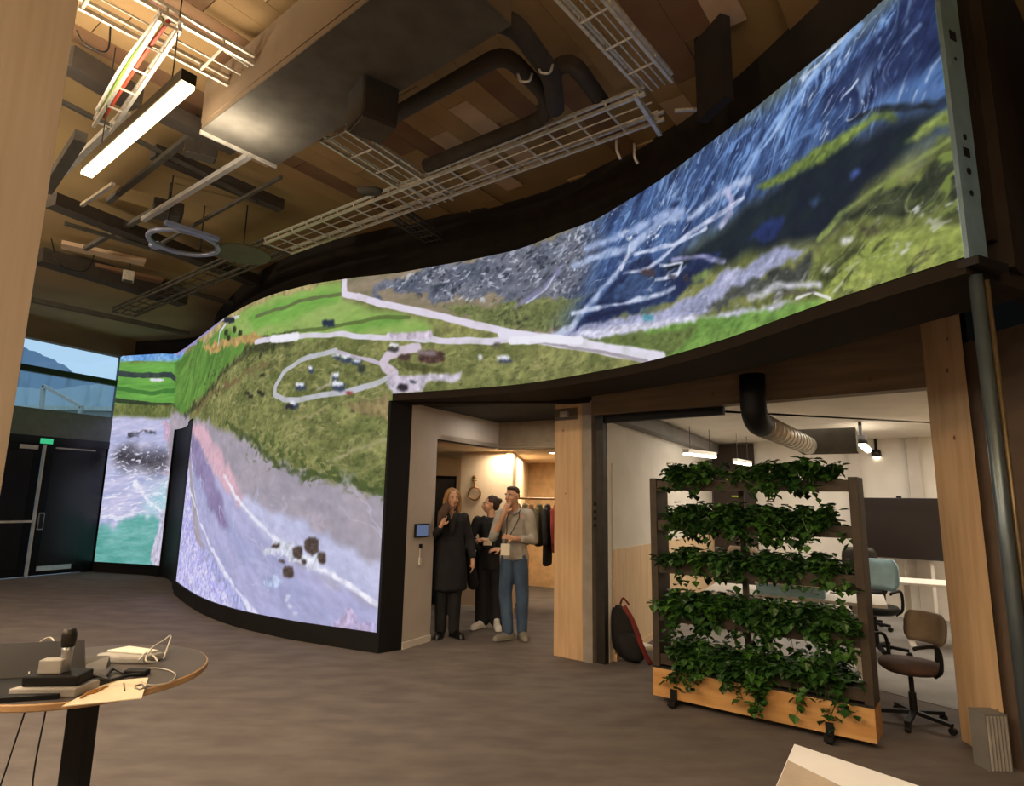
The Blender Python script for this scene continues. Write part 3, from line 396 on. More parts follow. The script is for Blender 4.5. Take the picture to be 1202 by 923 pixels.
 ('p',(230,226,236),(230,226,236),(20,20,0),.02,[(9.74,3.31),(9.77,3.32),(9.86,3.3),(9.86,3.27),(9.81,3.27),(9.74,3.29)]),
 ('p',(50,44,48),(50,44,48),(20,20,0),.02,[(9.88,2.82),(9.92,2.84),(10.03,2.82),(10.03,2.76),(9.97,2.75),(9.88,2.77)]),
 ('p',(36,40,50),(36,40,50),(20,20,0),.02,[(10.05,2.87),(10.07,2.88),(10.13,2.87),(10.13,2.85),(10.1,2.85),(10.05,2.86)]),
 ('p',(220,220,230),(220,220,230),(20,20,0),.02,[(10.9,3.08),(10.91,3.09),(10.94,3.08),(10.94,3.04),(10.93,3.03),(10.9,3.05)]),
 ('p',(90,80,70),(90,80,70),(20,20,0),.02,[(11.07,3.19),(11.09,3.2),(11.16,3.19),(11.16,3.15),(11.12,3.14),(11.07,3.16)]),
 ('p',(60,66,90),(60,66,90),(20,20,0),.02,[(11.14,3.01),(11.19,3.02),(11.3,3),(11.3,2.96),(11.24,2.96),(11.14,2.98)]),
 ('p',(214,216,230),(214,216,230),(20,20,0),.02,[(11.12,3.05),(11.17,3.05),(11.28,3.04),(11.28,3),(11.21,3),(11.12,3.02)]),
 ('p',(44,42,34),(44,42,34),(20,20,0),.02,[(7.11,2.96),(7.15,2.96),(7.24,2.95),(7.24,2.91),(7.19,2.91),(7.11,2.93)]),
 ('p',(44,42,34),(44,42,34),(20,20,0),.02,[(7.22,2.91),(7.26,2.91),(7.34,2.9),(7.35,2.87),(7.3,2.86),(7.22,2.88)]),
 ('p',(44,42,34),(44,42,34),(20,20,0),.02,[(7.45,2.94),(7.48,2.95),(7.56,2.94),(7.56,2.9),(7.52,2.9),(7.45,2.92)]),
 ('p',(44,42,34),(44,42,34),(20,20,0),.02,[(7.54,2.9),(7.57,2.91),(7.64,2.9),(7.65,2.86),(7.61,2.86),(7.55,2.87)]),
 ('p',(44,42,34),(44,42,34),(20,20,0),.02,[(7.47,3.17),(7.51,3.17),(7.58,3.16),(7.59,3.13),(7.55,3.12),(7.48,3.14)]),
 ('p',(44,42,34),(44,42,34),(20,20,0),.02,[(9.23,2.59),(9.25,2.6),(9.29,2.59),(9.3,2.56),(9.27,2.56),(9.23,2.57)]),
 ('p',(44,42,34),(44,42,34),(20,20,0),.02,[(9.33,2.68),(9.34,2.68),(9.39,2.68),(9.39,2.65),(9.37,2.64),(9.33,2.65)]),
 ('p',(44,42,34),(44,42,34),(20,20,0),.02,[(9.42,2.61),(9.44,2.62),(9.48,2.61),(9.48,2.58),(9.46,2.58),(9.42,2.59)]),
 ('p',(44,42,34),(44,42,34),(20,20,0),.02,[(9.52,2.66),(9.54,2.66),(9.58,2.66),(9.59,2.63),(9.56,2.62),(9.53,2.63)]),
 ('p',(44,42,34),(44,42,34),(20,20,0),.02,[(9.57,2.58),(9.58,2.58),(9.63,2.58),(9.63,2.55),(9.6,2.54),(9.57,2.55)]),
 ('p',(44,42,34),(44,42,34),(20,20,0),.02,[(9.41,2.54),(9.43,2.55),(9.47,2.54),(9.47,2.52),(9.45,2.51),(9.41,2.52)]),
 ('p',(44,42,34),(44,42,34),(20,20,0),.02,[(9.63,2.58),(9.64,2.59),(9.68,2.58),(9.69,2.55),(9.66,2.55),(9.63,2.56)]),
 ('l',(150,140,90),.05,.1,[(8.07,2.45),(8.54,2.53),(8.88,2.64)]),
 ('l',(160,150,104),.06,.1,[(8.88,1.97),(9.38,2.11),(9.78,2.24)]),
 ('p',(150,128,84),(120,110,64),(3,3,0),.1,[(9.14,2.65),(9.76,2.75),(9.78,2.48),(9.47,2.47)]),
 ('p',(172,160,172),(152,144,160),(1.2,2,-30),.12,[(1.54,3.25),(3.96,2.89),(5.06,2.78),(6.5,2.53),(7.3,2.32),(7.68,2.08),(8.37,1.9),(8.88,1.79),(9.37,1.72),(9.69,1.63),(10,1.55),(10.01,1.29),(10.02,1.04),(10.04,.8),(10.05,.55),(10.07,.31),(10.08,.08),(10.09,-.16),(9.79,-.14),(9.48,-.12),(9.14,-.1),(8.79,-.08),(8.4,-.06),(7.94,-.06),(7.4,-.06),(6.65,-.1),(5.42,-.21),(2.21,-.62),(2.09,-.18),(1.99,.28),(1.9,.74),(1.82,1.23),(1.74,1.72),(1.67,2.22),(1.6,2.73)]),
 ('l',(66,78,40),.09,.12,[(6.49,2.56),(7.34,2.34),(7.68,2.12),(8.36,1.93),(8.88,1.82),(9.37,1.74),(9.85,1.6)]),
 ('s',(74,88,40),.52,(9,10,0),.9,[(7.28,2.41),(7.87,2.28),(8.36,2.16),(8.78,2.05),(9.14,1.96),(9.49,1.86),(9.82,1.77),(9.84,1.53),(9.37,1.67),(8.9,1.76),(8.37,1.86),(7.56,2.1)]),
 ('p',(222,172,186),(206,164,184),(2,3,0),.08,[(3.71,2.85),(5.33,2.65),(6.55,2.1),(7.29,1.61),(7.69,1.3),(7.34,1.37),(6.68,1.66),(5.88,2.04),(4.91,2.41)]),
 ('p',(196,196,230),(176,178,216),(1.5,3,-30),.08,[(7.29,1.63),(8.04,1.41),(8.68,1.28),(9.21,1.07),(9.56,.94),(9.89,.82),(9.91,.44),(9.59,.53),(9.25,.61),(8.93,.72),(8.59,.83),(7.92,1.04),(7.24,1.39)]),
 ('s',(196,178,196),.6,(3,5,-20),.5,[(7.61,1.83),(8.22,1.72),(8.73,1.62),(9.17,1.53),(9.21,1.07),(8.87,1.15),(8.49,1.23),(8.05,1.31)]),
 ('p',(158,160,206),(176,172,216),(1,3,-30),.05,[(4.17,2.31),(5.9,2),(7.09,1.52),(7.57,1.27),(7.95,1.04),(8.37,.91),(8.73,.78),(9.25,.6),(9.59,.49),(9.91,.39),(9.93,.07),(9.54,.08),(9.12,.08),(8.67,.09),(7.88,.13),(7,.41),(6.5,.69),(5.81,.99),(5.37,1.39),(4.83,1.82)]),
 ('p',(134,118,164),(150,134,180),(2,3,0),.08,[(2.76,2.8),(4.87,2.48),(5.95,2),(6.72,1.49),(7,1.1),(6.35,1.32),(5.44,1.79),(4.27,2.16)]),
 ('p',(206,180,214),(170,160,206),(3,3,0),.1,[(9.27,.33),(9.61,.31),(9.92,.28),(9.94,-.01),(9.51,.03),(9.05,.08)]),
 ('p',(162,156,226),(196,192,238),(5,5,0),.05,[(3.61,2.49),(4.32,2.02),(4.78,1.6),(5.42,.97),(6.34,.68),(7.17,.33),(7.53,.14),(6.78,.05),(5.54,-.12),(2.21,-.62),(2.28,-.17),(2.36,.28),(2.45,.73),(2.57,1.19),(2.7,1.64),(2.85,2.09)]),
 ('s',(228,224,246),.55,(12,12,0),.8,[(3.61,2.49),(4.32,2.02),(4.78,1.6),(5.42,.97),(6.34,.68),(7.17,.33),(7.53,.14),(6.78,.05),(5.54,-.12),(2.21,-.62),(2.28,-.17),(2.36,.28),(2.45,.73),(2.57,1.19),(2.7,1.64),(2.85,2.09)]),
 ('p',(172,172,224),(160,162,216),(3,3,0),.05,[(5.91,.88),(6.53,.75),(7.43,.46),(7.94,.15),(7.49,.14),(7,.41),(6.16,.72)]),
 ('r',(206,206,236),.012,(.6,2.2,-35),.6,[(3.8,2.78),(6.01,2.48),(7.06,2.31),(7.74,2.19),(8.27,2.08),(8.72,1.98),(9.11,1.89),(9.48,1.81),(9.83,1.73),(9.85,1.44),(9.86,1.16),(9.88,.88),(9.9,.61),(9.92,.34),(9.93,.07),(9.58,.09),(9.22,.11),(8.83,.13),(8.39,.15),(7.87,.16),(7.37,.38),(6.69,.61),(5.6,.86),(5.33,1.19),(5.02,1.55),(4.68,1.93),(4.29,2.33)]),
 ('r',(140,140,186),.02,(.6,2.5,-35),.4,[(5.7,1.85),(6.83,1.66),(7.54,1.51),(8.06,1.36),(8.51,1.23),(8.89,1.1),(9.24,.98),(9.58,.86),(9.89,.75),(9.91,.41),(9.93,.07),(9.58,.09),(9.22,.11),(8.83,.13),(8.39,.15),(7.87,.16),(7.37,.38),(6.69,.61),(5.6,.86),(5.65,1.35)]),
 ('l',(226,224,246),.07,.05,[(4.58,1.67),(5.51,1.29),(6.34,.91),(7.13,.53),(7.91,.17)]),
 ('l',(216,214,242),.05,.05,[(4.25,2.45),(4.77,1.87),(5.28,1.47)]),
 ('l',(232,230,246),.06,.04,[(6.63,1.84),(7.47,1.4),(7.89,1.2),(8.26,1.02),(8.58,.89)]),
 ('l',(240,238,250),.07,.04,[(8.75,.84),(9.11,.77),(9.39,.63),(9.61,.54),(9.91,.44)]),
 ('p',(224,226,240),(180,184,206),(3,3,0),.12,[(7.9,.92),(8.18,1.02),(8.49,1.03),(8.71,.95),(9.03,.91),(8.98,.83),(8.59,.81),(8.28,.85),(7.98,.83)]),
 ('p',(70,56,52),(96,78,70),(20,20,0),.02,[(8.66,1.08),(8.72,1.12),(8.87,1.11),(8.88,.97),(8.8,.93),(8.67,.97)]),
 ('p',(70,56,52),(96,78,70),(20,20,0),.02,[(8.47,.98),(8.52,1.01),(8.63,1),(8.64,.89),(8.58,.87),(8.48,.89)]),
 ('p',(70,56,52),(96,78,70),(20,20,0),.02,[(8.32,.76),(8.37,.79),(8.5,.79),(8.52,.67),(8.45,.65),(8.33,.67)]),
 ('p',(70,56,52),(96,78,70),(20,20,0),.02,[(8.88,.95),(8.91,.98),(8.99,.97),(9,.87),(8.95,.85),(8.88,.87)]),
 ('p',(70,56,52),(96,78,70),(20,20,0),.02,[(8.06,1.01),(8.11,1.03),(8.22,1.03),(8.23,.99),(8.16,.98),(8.06,.98)]),
 ('p',(70,56,52),(96,78,70),(20,20,0),.02,[(8.62,.87),(8.65,.88),(8.71,.88),(8.71,.83),(8.68,.82),(8.63,.83)]),
 ('p',(70,56,52),(96,78,70),(20,20,0),.02,[(8.22,.84),(8.25,.85),(8.34,.85),(8.35,.81),(8.3,.8),(8.22,.81)]),
 ('p',(186,200,230),(160,172,216),(3,3,0),.08,[(7.98,.63),(8.22,.69),(8.37,.6),(8.19,.51),(7.99,.53)]),
 ('p',(206,210,238),(206,210,238),(20,20,0),.02,[(8.39,.41),(8.41,.42),(8.46,.43),(8.47,.4),(8.44,.39),(8.39,.39)]),
 ('p',(206,210,238),(206,210,238),(20,20,0),.02,[(8.46,.36),(8.48,.36),(8.53,.37),(8.53,.34),(8.5,.33),(8.46,.33)]),
 ('p',(206,210,238),(206,210,238),(20,20,0),.02,[(8.55,.29),(8.57,.3),(8.62,.3),(8.63,.27),(8.6,.27),(8.56,.27)]),
 ('p',(206,210,238),(206,210,238),(20,20,0),.02,[(8.41,.46),(8.43,.47),(8.49,.47),(8.49,.45),(8.46,.44),(8.42,.44)]),
 ('s',(190,190,226),.7,(3,6,-25),.4,[(7.39,1.83),(7.96,1.69),(8.43,1.55),(8.84,1.43),(9.2,1.31),(9.54,1.2),(9.87,1.1),(9.88,.84),(9.9,.58),(9.92,.32),(9.93,.07),(9.58,.1),(9.21,.13),(8.82,.16),(8.38,.19),(7.86,.2),(7.78,.51),(7.69,.83),(7.6,1.15),(7.5,1.48)]),
]

def catmull(P, n=12): return [(q.x, q.y) for q in spline([(a, b, 0) for a, b in P], n)]
TR = catmull(TRACK); TS = [0.0]
for a, b in zip(TR, TR[1:]): TS.append(TS[-1] + math.hypot(b[0]-a[0], b[1]-a[1]))
def track(s, off=0.0):
    x = np.interp(s, TS, [p[0] for p in TR]); y = np.interp(s, TS, [p[1] for p in TR])
    e = .08; dx = np.interp(s+e, TS, [p[0] for p in TR]) - np.interp(s-e, TS, [p[0] for p in TR]); dy = np.interp(s+e, TS, [p[1] for p in TR]) - np.interp(s-e, TS, [p[1] for p in TR])
    l = math.hypot(dx, dy) or 1; return (float(x - dy/l*off), float(y + dx/l*off))       # off > 0: behind the screen
TSZ = TS[::6]
def topz(s): return float(np.interp(s, TSZ, TOPZ))
SL, PZ = 15.38, 4.75
SLOT0, SLOT1, BAND0, ZB, ZF = 1.77, 4.26, 9.82, 2.74, .2
# ---- paint the landscape film frame shown on the wall (u = metres along the wall, v = metres above floor)
RES = 200
IW, IH = int(SL*RES), int(PZ*RES)
_L = np.random.RandomState(3).rand(256, 256)
def vn(x, y):
    xi = np.floor(x).astype(int); yi = np.floor(y).astype(int); fx = x - xi; fy = y - yi
    fx = fx*fx*(3-2*fx); fy = fy*fy*(3-2*fy); a = xi & 255; b = yi & 255; a1 = (a+1) & 255; b1 = (b+1) & 255
    return (_L[b, a]*(1-fx) + _L[b, a1]*fx)*(1-fy) + (_L[b1, a]*(1-fx) + _L[b1, a1]*fx)*fy
def fbm(x, y, o=4):
    r = 0; amp = .5; t = 0
    for i in range(o):
        r = r + amp*vn(x + 17.3*i, y + 9.1*i); t += amp; amp *= .55; x = x*2.03; y = y*2.03
    return r/t
def fld(X, Z, f, seed, o=4):
    a = math.radians(f[2]); u = X*math.cos(a) + Z*math.sin(a); v = -X*math.sin(a) + Z*math.cos(a)
    return fbm(u*f[0] + seed*3.7, v*f[1] + seed*5.1, o)
def inside(X, Z, pts):
    ins = np.zeros(X.shape, bool); n = len(pts)
    for i in range(n):
        x0, z0 = pts[i]; x1, z1 = pts[(i+1) % n]
        if z0 == z1: continue
        c = ((z0 > Z) != (z1 > Z)) & (X < (x1-x0)*(Z-z0)/(z1-z0) + x0); ins ^= c
    return ins
def segdist(X, Z, a, b):
    ax, az = a; bx, bz = b; dx, dz = bx-ax, bz-az; q = dx*dx+dz*dz or 1e-9
    t = np.clip(((X-ax)*dx + (Z-az)*dz)/q, 0, 1); return np.hypot(X-ax-t*dx, Z-az-t*dz)
def soft(mk, r):
    k = mk.astype(np.float32)
    for ax in (0, 1):
        c = np.cumsum(np.pad(k, [(r+1, r) if i == ax else (0, 0) for i in (0, 1)], mode='edge'), axis=ax, dtype=np.float64)
        n = k.shape[ax]; a = np.take(c, range(2*r+1, 2*r+1+n), axis=ax); b = np.take(c, range(0, n), axis=ax); k = ((a-b)/(2*r+1)).astype(np.float32)
    return k
def paint():
    img = np.zeros((IH, IW, 3), np.float32)
    for k, c in enumerate(PIC):
        kind = c[0]; pts = c[-1]
        pad = .25 if kind != 'l' else c[2]*1.5 + .1
        x0 = max(0, int((min(p[0] for p in pts)-pad)*RES)); x1 = min(IW, int((max(p[0] for p in pts)+pad)*RES)+1)
        z0 = max(0, int((min(p[1] for p in pts)-pad)*RES)); z1 = min(IH, int((max(p[1] for p in pts)+pad)*RES)+1)
        if x1 <= x0 or z1 <= z0: continue
        Z, X = np.mgrid[z0:z1, x0:x1].astype(np.float32)/RES
        sub = img[z0:z1, x0:x1]; col = np.array(c[1], np.float32)/255
        if kind == 'l':
            w, wp = c[2], c[3]
            XX = X + (fbm(X*4+k, Z*4, 3)-.5)*wp*2; ZZ = Z + (fbm(X*4, Z*4+k*2, 3)-.5)*wp*2
            D = np.full(X.shape, 9.0, np.float32)
            for a, b in zip(pts, pts[1:]): D = np.minimum(D, segdist(XX, ZZ, a, b))
            rg_ = wp > .021
            wv_ = w*((.12 + .75*fbm(X*6+k, Z*6, 3)) if rg_ else (.42 + .16*fbm(X*6+k, Z*6, 3))); al = np.clip((wv_ - D)/(w*(.45 if rg_ else .15)) + .3, 0, 1)*((.15+1.2*fbm(X*14, Z*14+k, 3)) if rg_ else (.75+.4*fbm(X*9, Z*9+k, 3))).clip(0, 1)
            sub[:] = sub*(1-al[..., None]) + col*al[..., None]
        elif kind == 'p':
            c2 = np.array(c[2], np.float32)/255; f, wp = c[3], c[4]
            fin = .012 if wp > .015 else 0
            XX = X + (fbm(X*5+k, Z*5, 4)-.5)*wp*2.4 + (vn(X*45, Z*45)-.5)*fin*2; ZZ = Z + (fbm(X*5, Z*5+k*2, 4)-.5)*wp*2.4 + (vn(X*45, Z*45+9)-.5)*fin*2
            msk = soft(inside(XX, ZZ, pts), (30 if wp >= .2 else 9) if f[0] < 2.1 or wp >= .2 else (3 if wp > .015 else 1))[..., None]; t = np.clip((fld(X, Z, (f[0]*1.3, f[1]*1.3, f[2]), k, 6)-.24)/.52, 0, 1)[..., None]
            g = 1 + (fld(X, Z, (f[0]*7, f[1]*5, f[2]), k+3, 3)-.5)[..., None]*(.16 if f[0] < 2.1 else .5)
            sub[:] = sub*(1-msk) + (col*(1-t) + c2*t)*g*msk
        elif kind == 'r':
            th, f, kk = c[2], c[3], c[4]
            wx = X + (fbm(X*2.5+k, Z*2.5, 3)-.5)*.5; wz = Z + (fbm(X*2.5, Z*2.5+k, 3)-.5)*.5
            msk = soft(inside(wx, wz, pts), 14); n = fld(X + (wx-X)*.5, Z + (wz-Z)*.5, f, k, 3)
            al = np.clip(1-np.abs(n-.5)/th, 0, 1)**1.3*kk*msk*np.clip(fld(X, Z, (f[0]*1.6, f[1]*.5, f[2]), k+5, 2)*2.6-.75, 0, 1)
            sub[:] = sub*(1-al[..., None]) + col*al[..., None]
        else:
            th, f, kk = c[2], c[3], c[4]
            wx = X + (fbm(X*3+k, Z*3, 3)-.5)*.5; wz = Z + (fbm(X*3, Z*3+k, 3)-.5)*.5
            msk = soft(inside(wx, wz, pts), 12); n = fld(X + (wx-X)*.35, Z + (wz-Z)*.35, (f[0]*1.7, f[1]*1.7, f[2]), k, 3)
            al = np.clip((n-th)/.14, 0, 1)*kk*msk; sub[:] = sub*(1-al[..., None]) + col*al[..., None]
    p = img; img = (p*4 + np.roll(p, 1, 0) + np.roll(p, -1, 0) + np.roll(p, 1, 1) + np.roll(p, -1, 1))/8
    g = img @ np.array([.3, .59, .11], np.float32); return np.clip(img*.84 + g[..., None]*.16 + .015, 0, 1)  # greys and lifts the colours to paint haze over the picture
def make_image(name, arr):
    h, w = arr.shape[:2]; im = bpy.data.images.new(name, w, h); buf = np.ones((h, w, 4), np.float32); buf[..., :3] = arr
    im.pixels.foreach_set(buf.ravel()); im.pack(); return im
def screen_mat(name, im, strength):
    m = bpy.data.materials.new(name); m.use_nodes = True; nt = m.node_tree; nt.nodes.clear(); L = nt.links.new
    t = nt.nodes.new('ShaderNodeTexImage'); t.image = im; e = nt.nodes.new('ShaderNodeEmission'); e.inputs[1].default_value = strength
    o = nt.nodes.new('ShaderNodeOutputMaterial'); L(t.outputs[0], e.inputs[0]); L(e.outputs[0], o.inputs[0]); return m
M['film'] = screen_mat('led_film_frame', make_image('film_frame', paint()), 1.0)
led = thing('video_wall', 'huge S-curved LED video wall showing an aerial coast, meadows and blue mountains', 'screen', (track(BAND0)[0], track(BAND0)[1], 0))
def curved_slab(name, s0, s1, zlo, zhi, m, front, back, uv=False, step=.12, parent=led):
    """curved panel following the wall track between arc lengths s0..s1"""
    n = max(2, int((s1-s0)/step)); vs = []; fs = []; uvs = []
    ox, oy = parent.location[:2] if parent else (0, 0)
    ss = [s0 + (s1-s0)*i/n for i in range(n+1)]
    for s in ss:
        f = track(s, front); b = track(s, back); lo = zlo(s) if callable(zlo) else zlo; hi = zhi(s) if callable(zhi) else zhi
        vs += [(f[0]-ox, f[1]-oy, lo), (f[0]-ox, f[1]-oy, hi), (b[0]-ox, b[1]-oy, hi), (b[0]-ox, b[1]-oy, lo)]
    for i in range(n):
        a = i*4; b = a+4
        fs += [(a, b, b+1, a+1), (a+1, b+1, b+2, a+2), (a+2, b+2, b+3, a+3), (a+3, b+3, b, a)]
    fs += [(0, 1, 2, 3), (n*4+3, n*4+2, n*4+1, n*4)]
    me = bpy.data.meshes.new(name); me.from_pydata(vs, [], fs); me.materials.append(M[m])
    if uv:
        me.materials.append(M['black']); l = me.uv_layers.new(name='uv')
        for p in me.polygons:
            if not (p.index % 4 == 0 and p.index < 4*n): p.material_index = 1
            for li in p.loop_indices:
                vi = me.loops[li].vertex_index; l.data[li].uv = (ss[vi//4]/SL, vs[vi][2]/PZ)
    me.update(); o = bpy.data.objects.new(name, me); scene.collection.objects.link(o)
    if parent: o.parent = parent
    return o
curved_slab('upper_display', BAND0, SL, ZB, topz, 'film', 0, .1, True)
curved_slab('lower_display', SLOT1, BAND0, ZF, topz, 'film', 0, .1, True)
curved_slab('bridge_display', SLOT0, SLOT1, 2.88, topz, 'film', 0, .1, True, .06)
curved_slab('corner_display', 0, SLOT0, ZF, topz, 'film', 0, .1, True)
tag(curved_slab('plinth', SLOT1, BAND0, 0, ZF, 'black', -.02, .12), 'black curved plinth')
curved_slab('plinth', 0, SLOT0, 0, ZF, 'black', -.02, .12)
curved_slab('recess_panel', SLOT0, SLOT1, 0, 2.88, 'black', .02, .12, False, .06)
tag(curved_slab('underside_panel', BAND0, SL, 2.66, 2.735, 'fascia', .0, .62), 'black underside panel behind the lower edge')
# steel cabinet side at the right end, with punched holes
e0 = V2(*track(SL, -.004)); e1 = V2(*track(SL, .15)); td = (V2(*track(SL)) - V2(*track(SL-.1))).normalized()
ob = MB(); o_ = V2(led.location.x, led.location.y)
q0, q1 = e0 - o_ + td*.012, e1 - o_ + td*.012
ob.seg((q0.x, q0.y), (q1.x, q1.y), .02, ZB-.01, topz(SL)+.02); side = ob.build('side_cover', mat('cover_steel_blue', (112, 142, 162), .45, .1), led)
for k, (fz, w, h) in enumerate([(.33, .05, .045), (.38, .03, .02), (.27, .035, .03), (.20, .03, .025), (.72, .05, .05), (.64, .02, .015), (.9, .03, .03)]):
    c = (q0 + q1)/2 + td*.0115; z = ZB + (topz(SL)-ZB)*fz; hb = MB()
    nn = (q1 - q0).normalized()
    a = c - nn*w/2; b = c + nn*w/2
    if k in (0, 4): hb.seg((a.x, a.y), (b.x, b.y), .004, z-h/2, z+h/2)
    else:
        ps = [c + nn*math.cos(t*PI/5)*w/2 for t in range(10)]; vs = [(p.x, p.y, z + math.sin(t*PI/5)*w/2) for t, p in enumerate(ps)]
        vs2 = [(p.x + td.x*.002, p.y + td.y*.002, z + math.sin(t*PI/5)*w/2) for t, p in enumerate(ps)]
        hb.add(vs + vs2, [tuple(range(10)), tuple(range(10, 20))[::-1]] + [(t, (t+1) % 10, 10+(t+1) % 10, 10+t) for t in range(10)])
    hb.build('cable_hole', 'black', side)
cap = MB(); cap.seg((q0.x, q0.y), ((q1+(q1-q0)*.6).x, (q1+(q1-q0)*.6).y), .09, ZB-.05, ZB-.01); cap.build('corner_bracket', 'black', led)
# support post under the right end
pp = V2(*track(SL, .07)); po = thing('support_post', 'slim steel post carrying the right end of the video wall', 'post', (pp.x, pp.y, 0))
MB().lathe([(.028, .01), (.028, ZB-.08)], (0, 0, 0), 20).build('tube', mat('post_steel', (92, 104, 112), .35, .6), po, True)
MB().box(-.09, -.09, 0, .09, .09, .012).build('base_plate', 'darksteel', po)
MB().lathe([(.012, .012), (.012, ZB-.1)], (.05, .0, 0), 10).build('cable_conduit', mat('conduit_bronze', (108, 92, 66), .4, .5), po, True)

# ================================================================== SHELL
CZ = 4.9
W0 = V2(-8.55, 13.05); dw = V2(-.79, -1.62).normalized(); wo = V2(dw.y, -dw.x)
hull = [(9, -5.2), (9, 16), (-6, 16), tuple(W0 - dw*.5 + wo*.12), tuple(W0 + dw*21 + wo*.12), (-15, -5.2)]
struct('floor', MB().prism(hull, -.1, 0), 'carpet')
struct('ceiling', MB().prism(hull, CZ, CZ+.2), 'ceil')
curved_slab('trim_1', .0, SL, 2.88, CZ, 'fascia', .26, .36, parent=None)['kind'] = 'structure'
# black wall continuing behind the right end of the wall
rw = MB(); rw.seg(track(SL, .31), (3.62, 3.9), .1, 2.74, CZ); rw.seg((3.62, 3.9), (4.3, -5), .1, 2.74, CZ); struct('trim_2', rw, 'fascia')
struct('wall_right', MB().seg((3.26, 4.28), (3.32, 4.0), .1, 0, 2.74, -.05).seg((3.32, 4.0), (4.2, -5), .12, 0, 2.74, -.1), mat('brown_wall', (92, 76, 64), .8))
struct('wall_back', MB().box(-18.5, -5.1, 0, 5, -5, CZ), 'corridor')
# gallery end wall with the glazing and dark doors
W0 = V2(-8.55, 13.05); dw = V2(-.79, -1.62).normalized()      # from the corner towards the viewer's left
struct('wall_left', MB().seg(W0 + dw*3.4, W0 + dw*21, .2, 0, CZ, 0), 'fascia')
def onplane(x, y, P0, dr):
    """(distance along the wall, height) where a line of sight meets the vertical plane through P0 along dr"""
    d = ray(x, y); det = d.x*(-dr.y) + dr.x*d.y
    t = (P0.x*(-dr.y) + dr.x*P0.y)/det; u = (d.x*P0.y - d.y*P0.x)/det
    return u, EYE + d.z*t
def wq(x, y): return onplane(x, y, W0, dw)
def wallrect(name, t0, t1, z0, z1, th, m, parent=None, off=0.0, **k):
    a = W0 + dw*t0; b = W0 + dw*t1
    return MB().seg((a.x, a.y), (b.x, b.y), th, z0, z1, off).build(name, m, parent, **k)
TE = 3.4
zg1 = wq(100, 411)[1]; zt0 = wq(100, 444)[1]; zl = wq(100, 487)[1]; zd = 2.55
o = wallrect('wall_end', -.3, TE, zg1, CZ, .2, 'brown'); o['kind'] = 'structure'
gz = wallrect('window_1', -.1, TE, zt0-.06, zt0+.06, .12, 'blackgloss'); gz['kind'] = 'structure'
wallrect('window_pane', -.1, TE, zt0+.06, zg1, .02, 'glass', gz); wallrect('window_pane', -.1, TE, zl, zt0-.06, .02, 'glass', gz)
wallrect('sill_band', -.1, TE, zd+.1, zl, .14, mat('grey_green_band', (92, 100, 96), .3), gz)
wallrect('lintel', -.1, TE, zd-.05, zd+.1, .16, 'blackgloss', gz)
wallrect('corner_mullion', -.15, -.02, 0, zg1, .16, 'blackgloss', gz)
# double door: two dark leaves, bright meeting strip
tm = wq(40, 600)[0]; tr = wq(104, 600)[0]
def leaf(nm, t0, t1, idx):
    d = wallrect(nm, t0, t1, .02, zd-.05, .07, 'blackgloss'); d['kind'] = 'structure'
    g = (t1-t0)
    wallrect('door_glass', t0+.14*abs(g)/g*1, t1-.14*abs(g)/g, .18, zd-.2, .075, mat('dark_door_panel', (20, 19, 19), .3), d)
    return d
D1 = leaf('door_1', tr, tm-.03, 0); D2 = leaf('door_2', tm+.03, tm+1.25, 1)
wallrect('painted_light_strip', tr+.22, tm-.16, .10, .19, .085, mat('painted_light_pale', (190, 214, 226), .25, .2), D1)  # pale strip paints the line of light at the door's foot
wallrect('meeting_strip', tm-.03, tm+.0, 0, zd-.05, .09, 'palegrey', D1)
zh = wq(46, 612)[1]
hd = wallrect('door_handle', tm-.17, tm-.07, zh-.16, zh+.16, .10, 'silver', D1); wallrect('lock_plate', tm-.155, tm-.085, zh-.14, zh+.14, .115, 'black', hd)
wallrect('push_bar', tm+.03, tm+1.25, zh-.02, zh+.02, .10, 'palegrey', D2)
wallrect('door_closer', tm+.12, tm+.42, zd-.16, zd-.08, .14, 'palegrey', D2)
wallrect('door_closer', tr+.05, tm-.2, zd-.12, zd-.09, .12, 'palegrey', D1)
wallrect('end_panel', -.02, tr, 0, zd-.05, .06, 'blackgloss', gz); wallrect('end_panel', tm+1.28, TE, 0, zd-.05, .06, 'blackgloss', gz)
ex = thing('exit_sign', 'small green exit sign above the meeting edge of the black doors', 'sign', (0, 0, 0))
wallrect('sign_box', tm-.11, tm+.11, zd-.04, zd+.06, .18, 'exit', ex)
# outdoors beyond the glazing: harbour shed, reflection bars, hill, water
out = V2(-dw.y, dw.x); out = out if out.x < 0 else -out
def ridge(name, dist, prof, m, label, x0=-900, seed=1):
    rnd = random.Random(seed); mb = MB(); n = len(prof); cols = 40; vs = []; fs = []
    for i in range(cols):
        u = i/(cols-1)*(n-1); k = min(int(u), n-2); f = u-k; px = prof[k][0]*(1-f)+prof[k+1][0]*f; py = prof[k][1]*(1-f)+prof[k+1][1]*f
        d = ray(px, py); h = EYE + d.z*dist/d.y
        for j in range(7):
            g = j/6; jit = rnd.uniform(-.03, .03)*h*(1 if 0 < j < 6 else .2)
            vs.append((d.x/d.y*dist*(1-.25*g), dist*(1-.25*g)+jit*2, h*(1-g)**1.3 + jit - 2*g))
    for i in range(cols-1):
        for j in range(6): a = i*7+j; fs.append((a, a+1, a+8, a+7))
    o = mb.add(vs, fs).build(name, m, None, True); tag(o, label, 'mountain'); return o
ridge('mountain', 900, [(-90, 400), (-20, 398), (20, 404), (38, 412), (62, 421), (85, 436), (110, 444), (160, 452)], mat('far_blue_hill', (128, 150, 172), .9), 'hazy blue mountain far beyond the glazing')
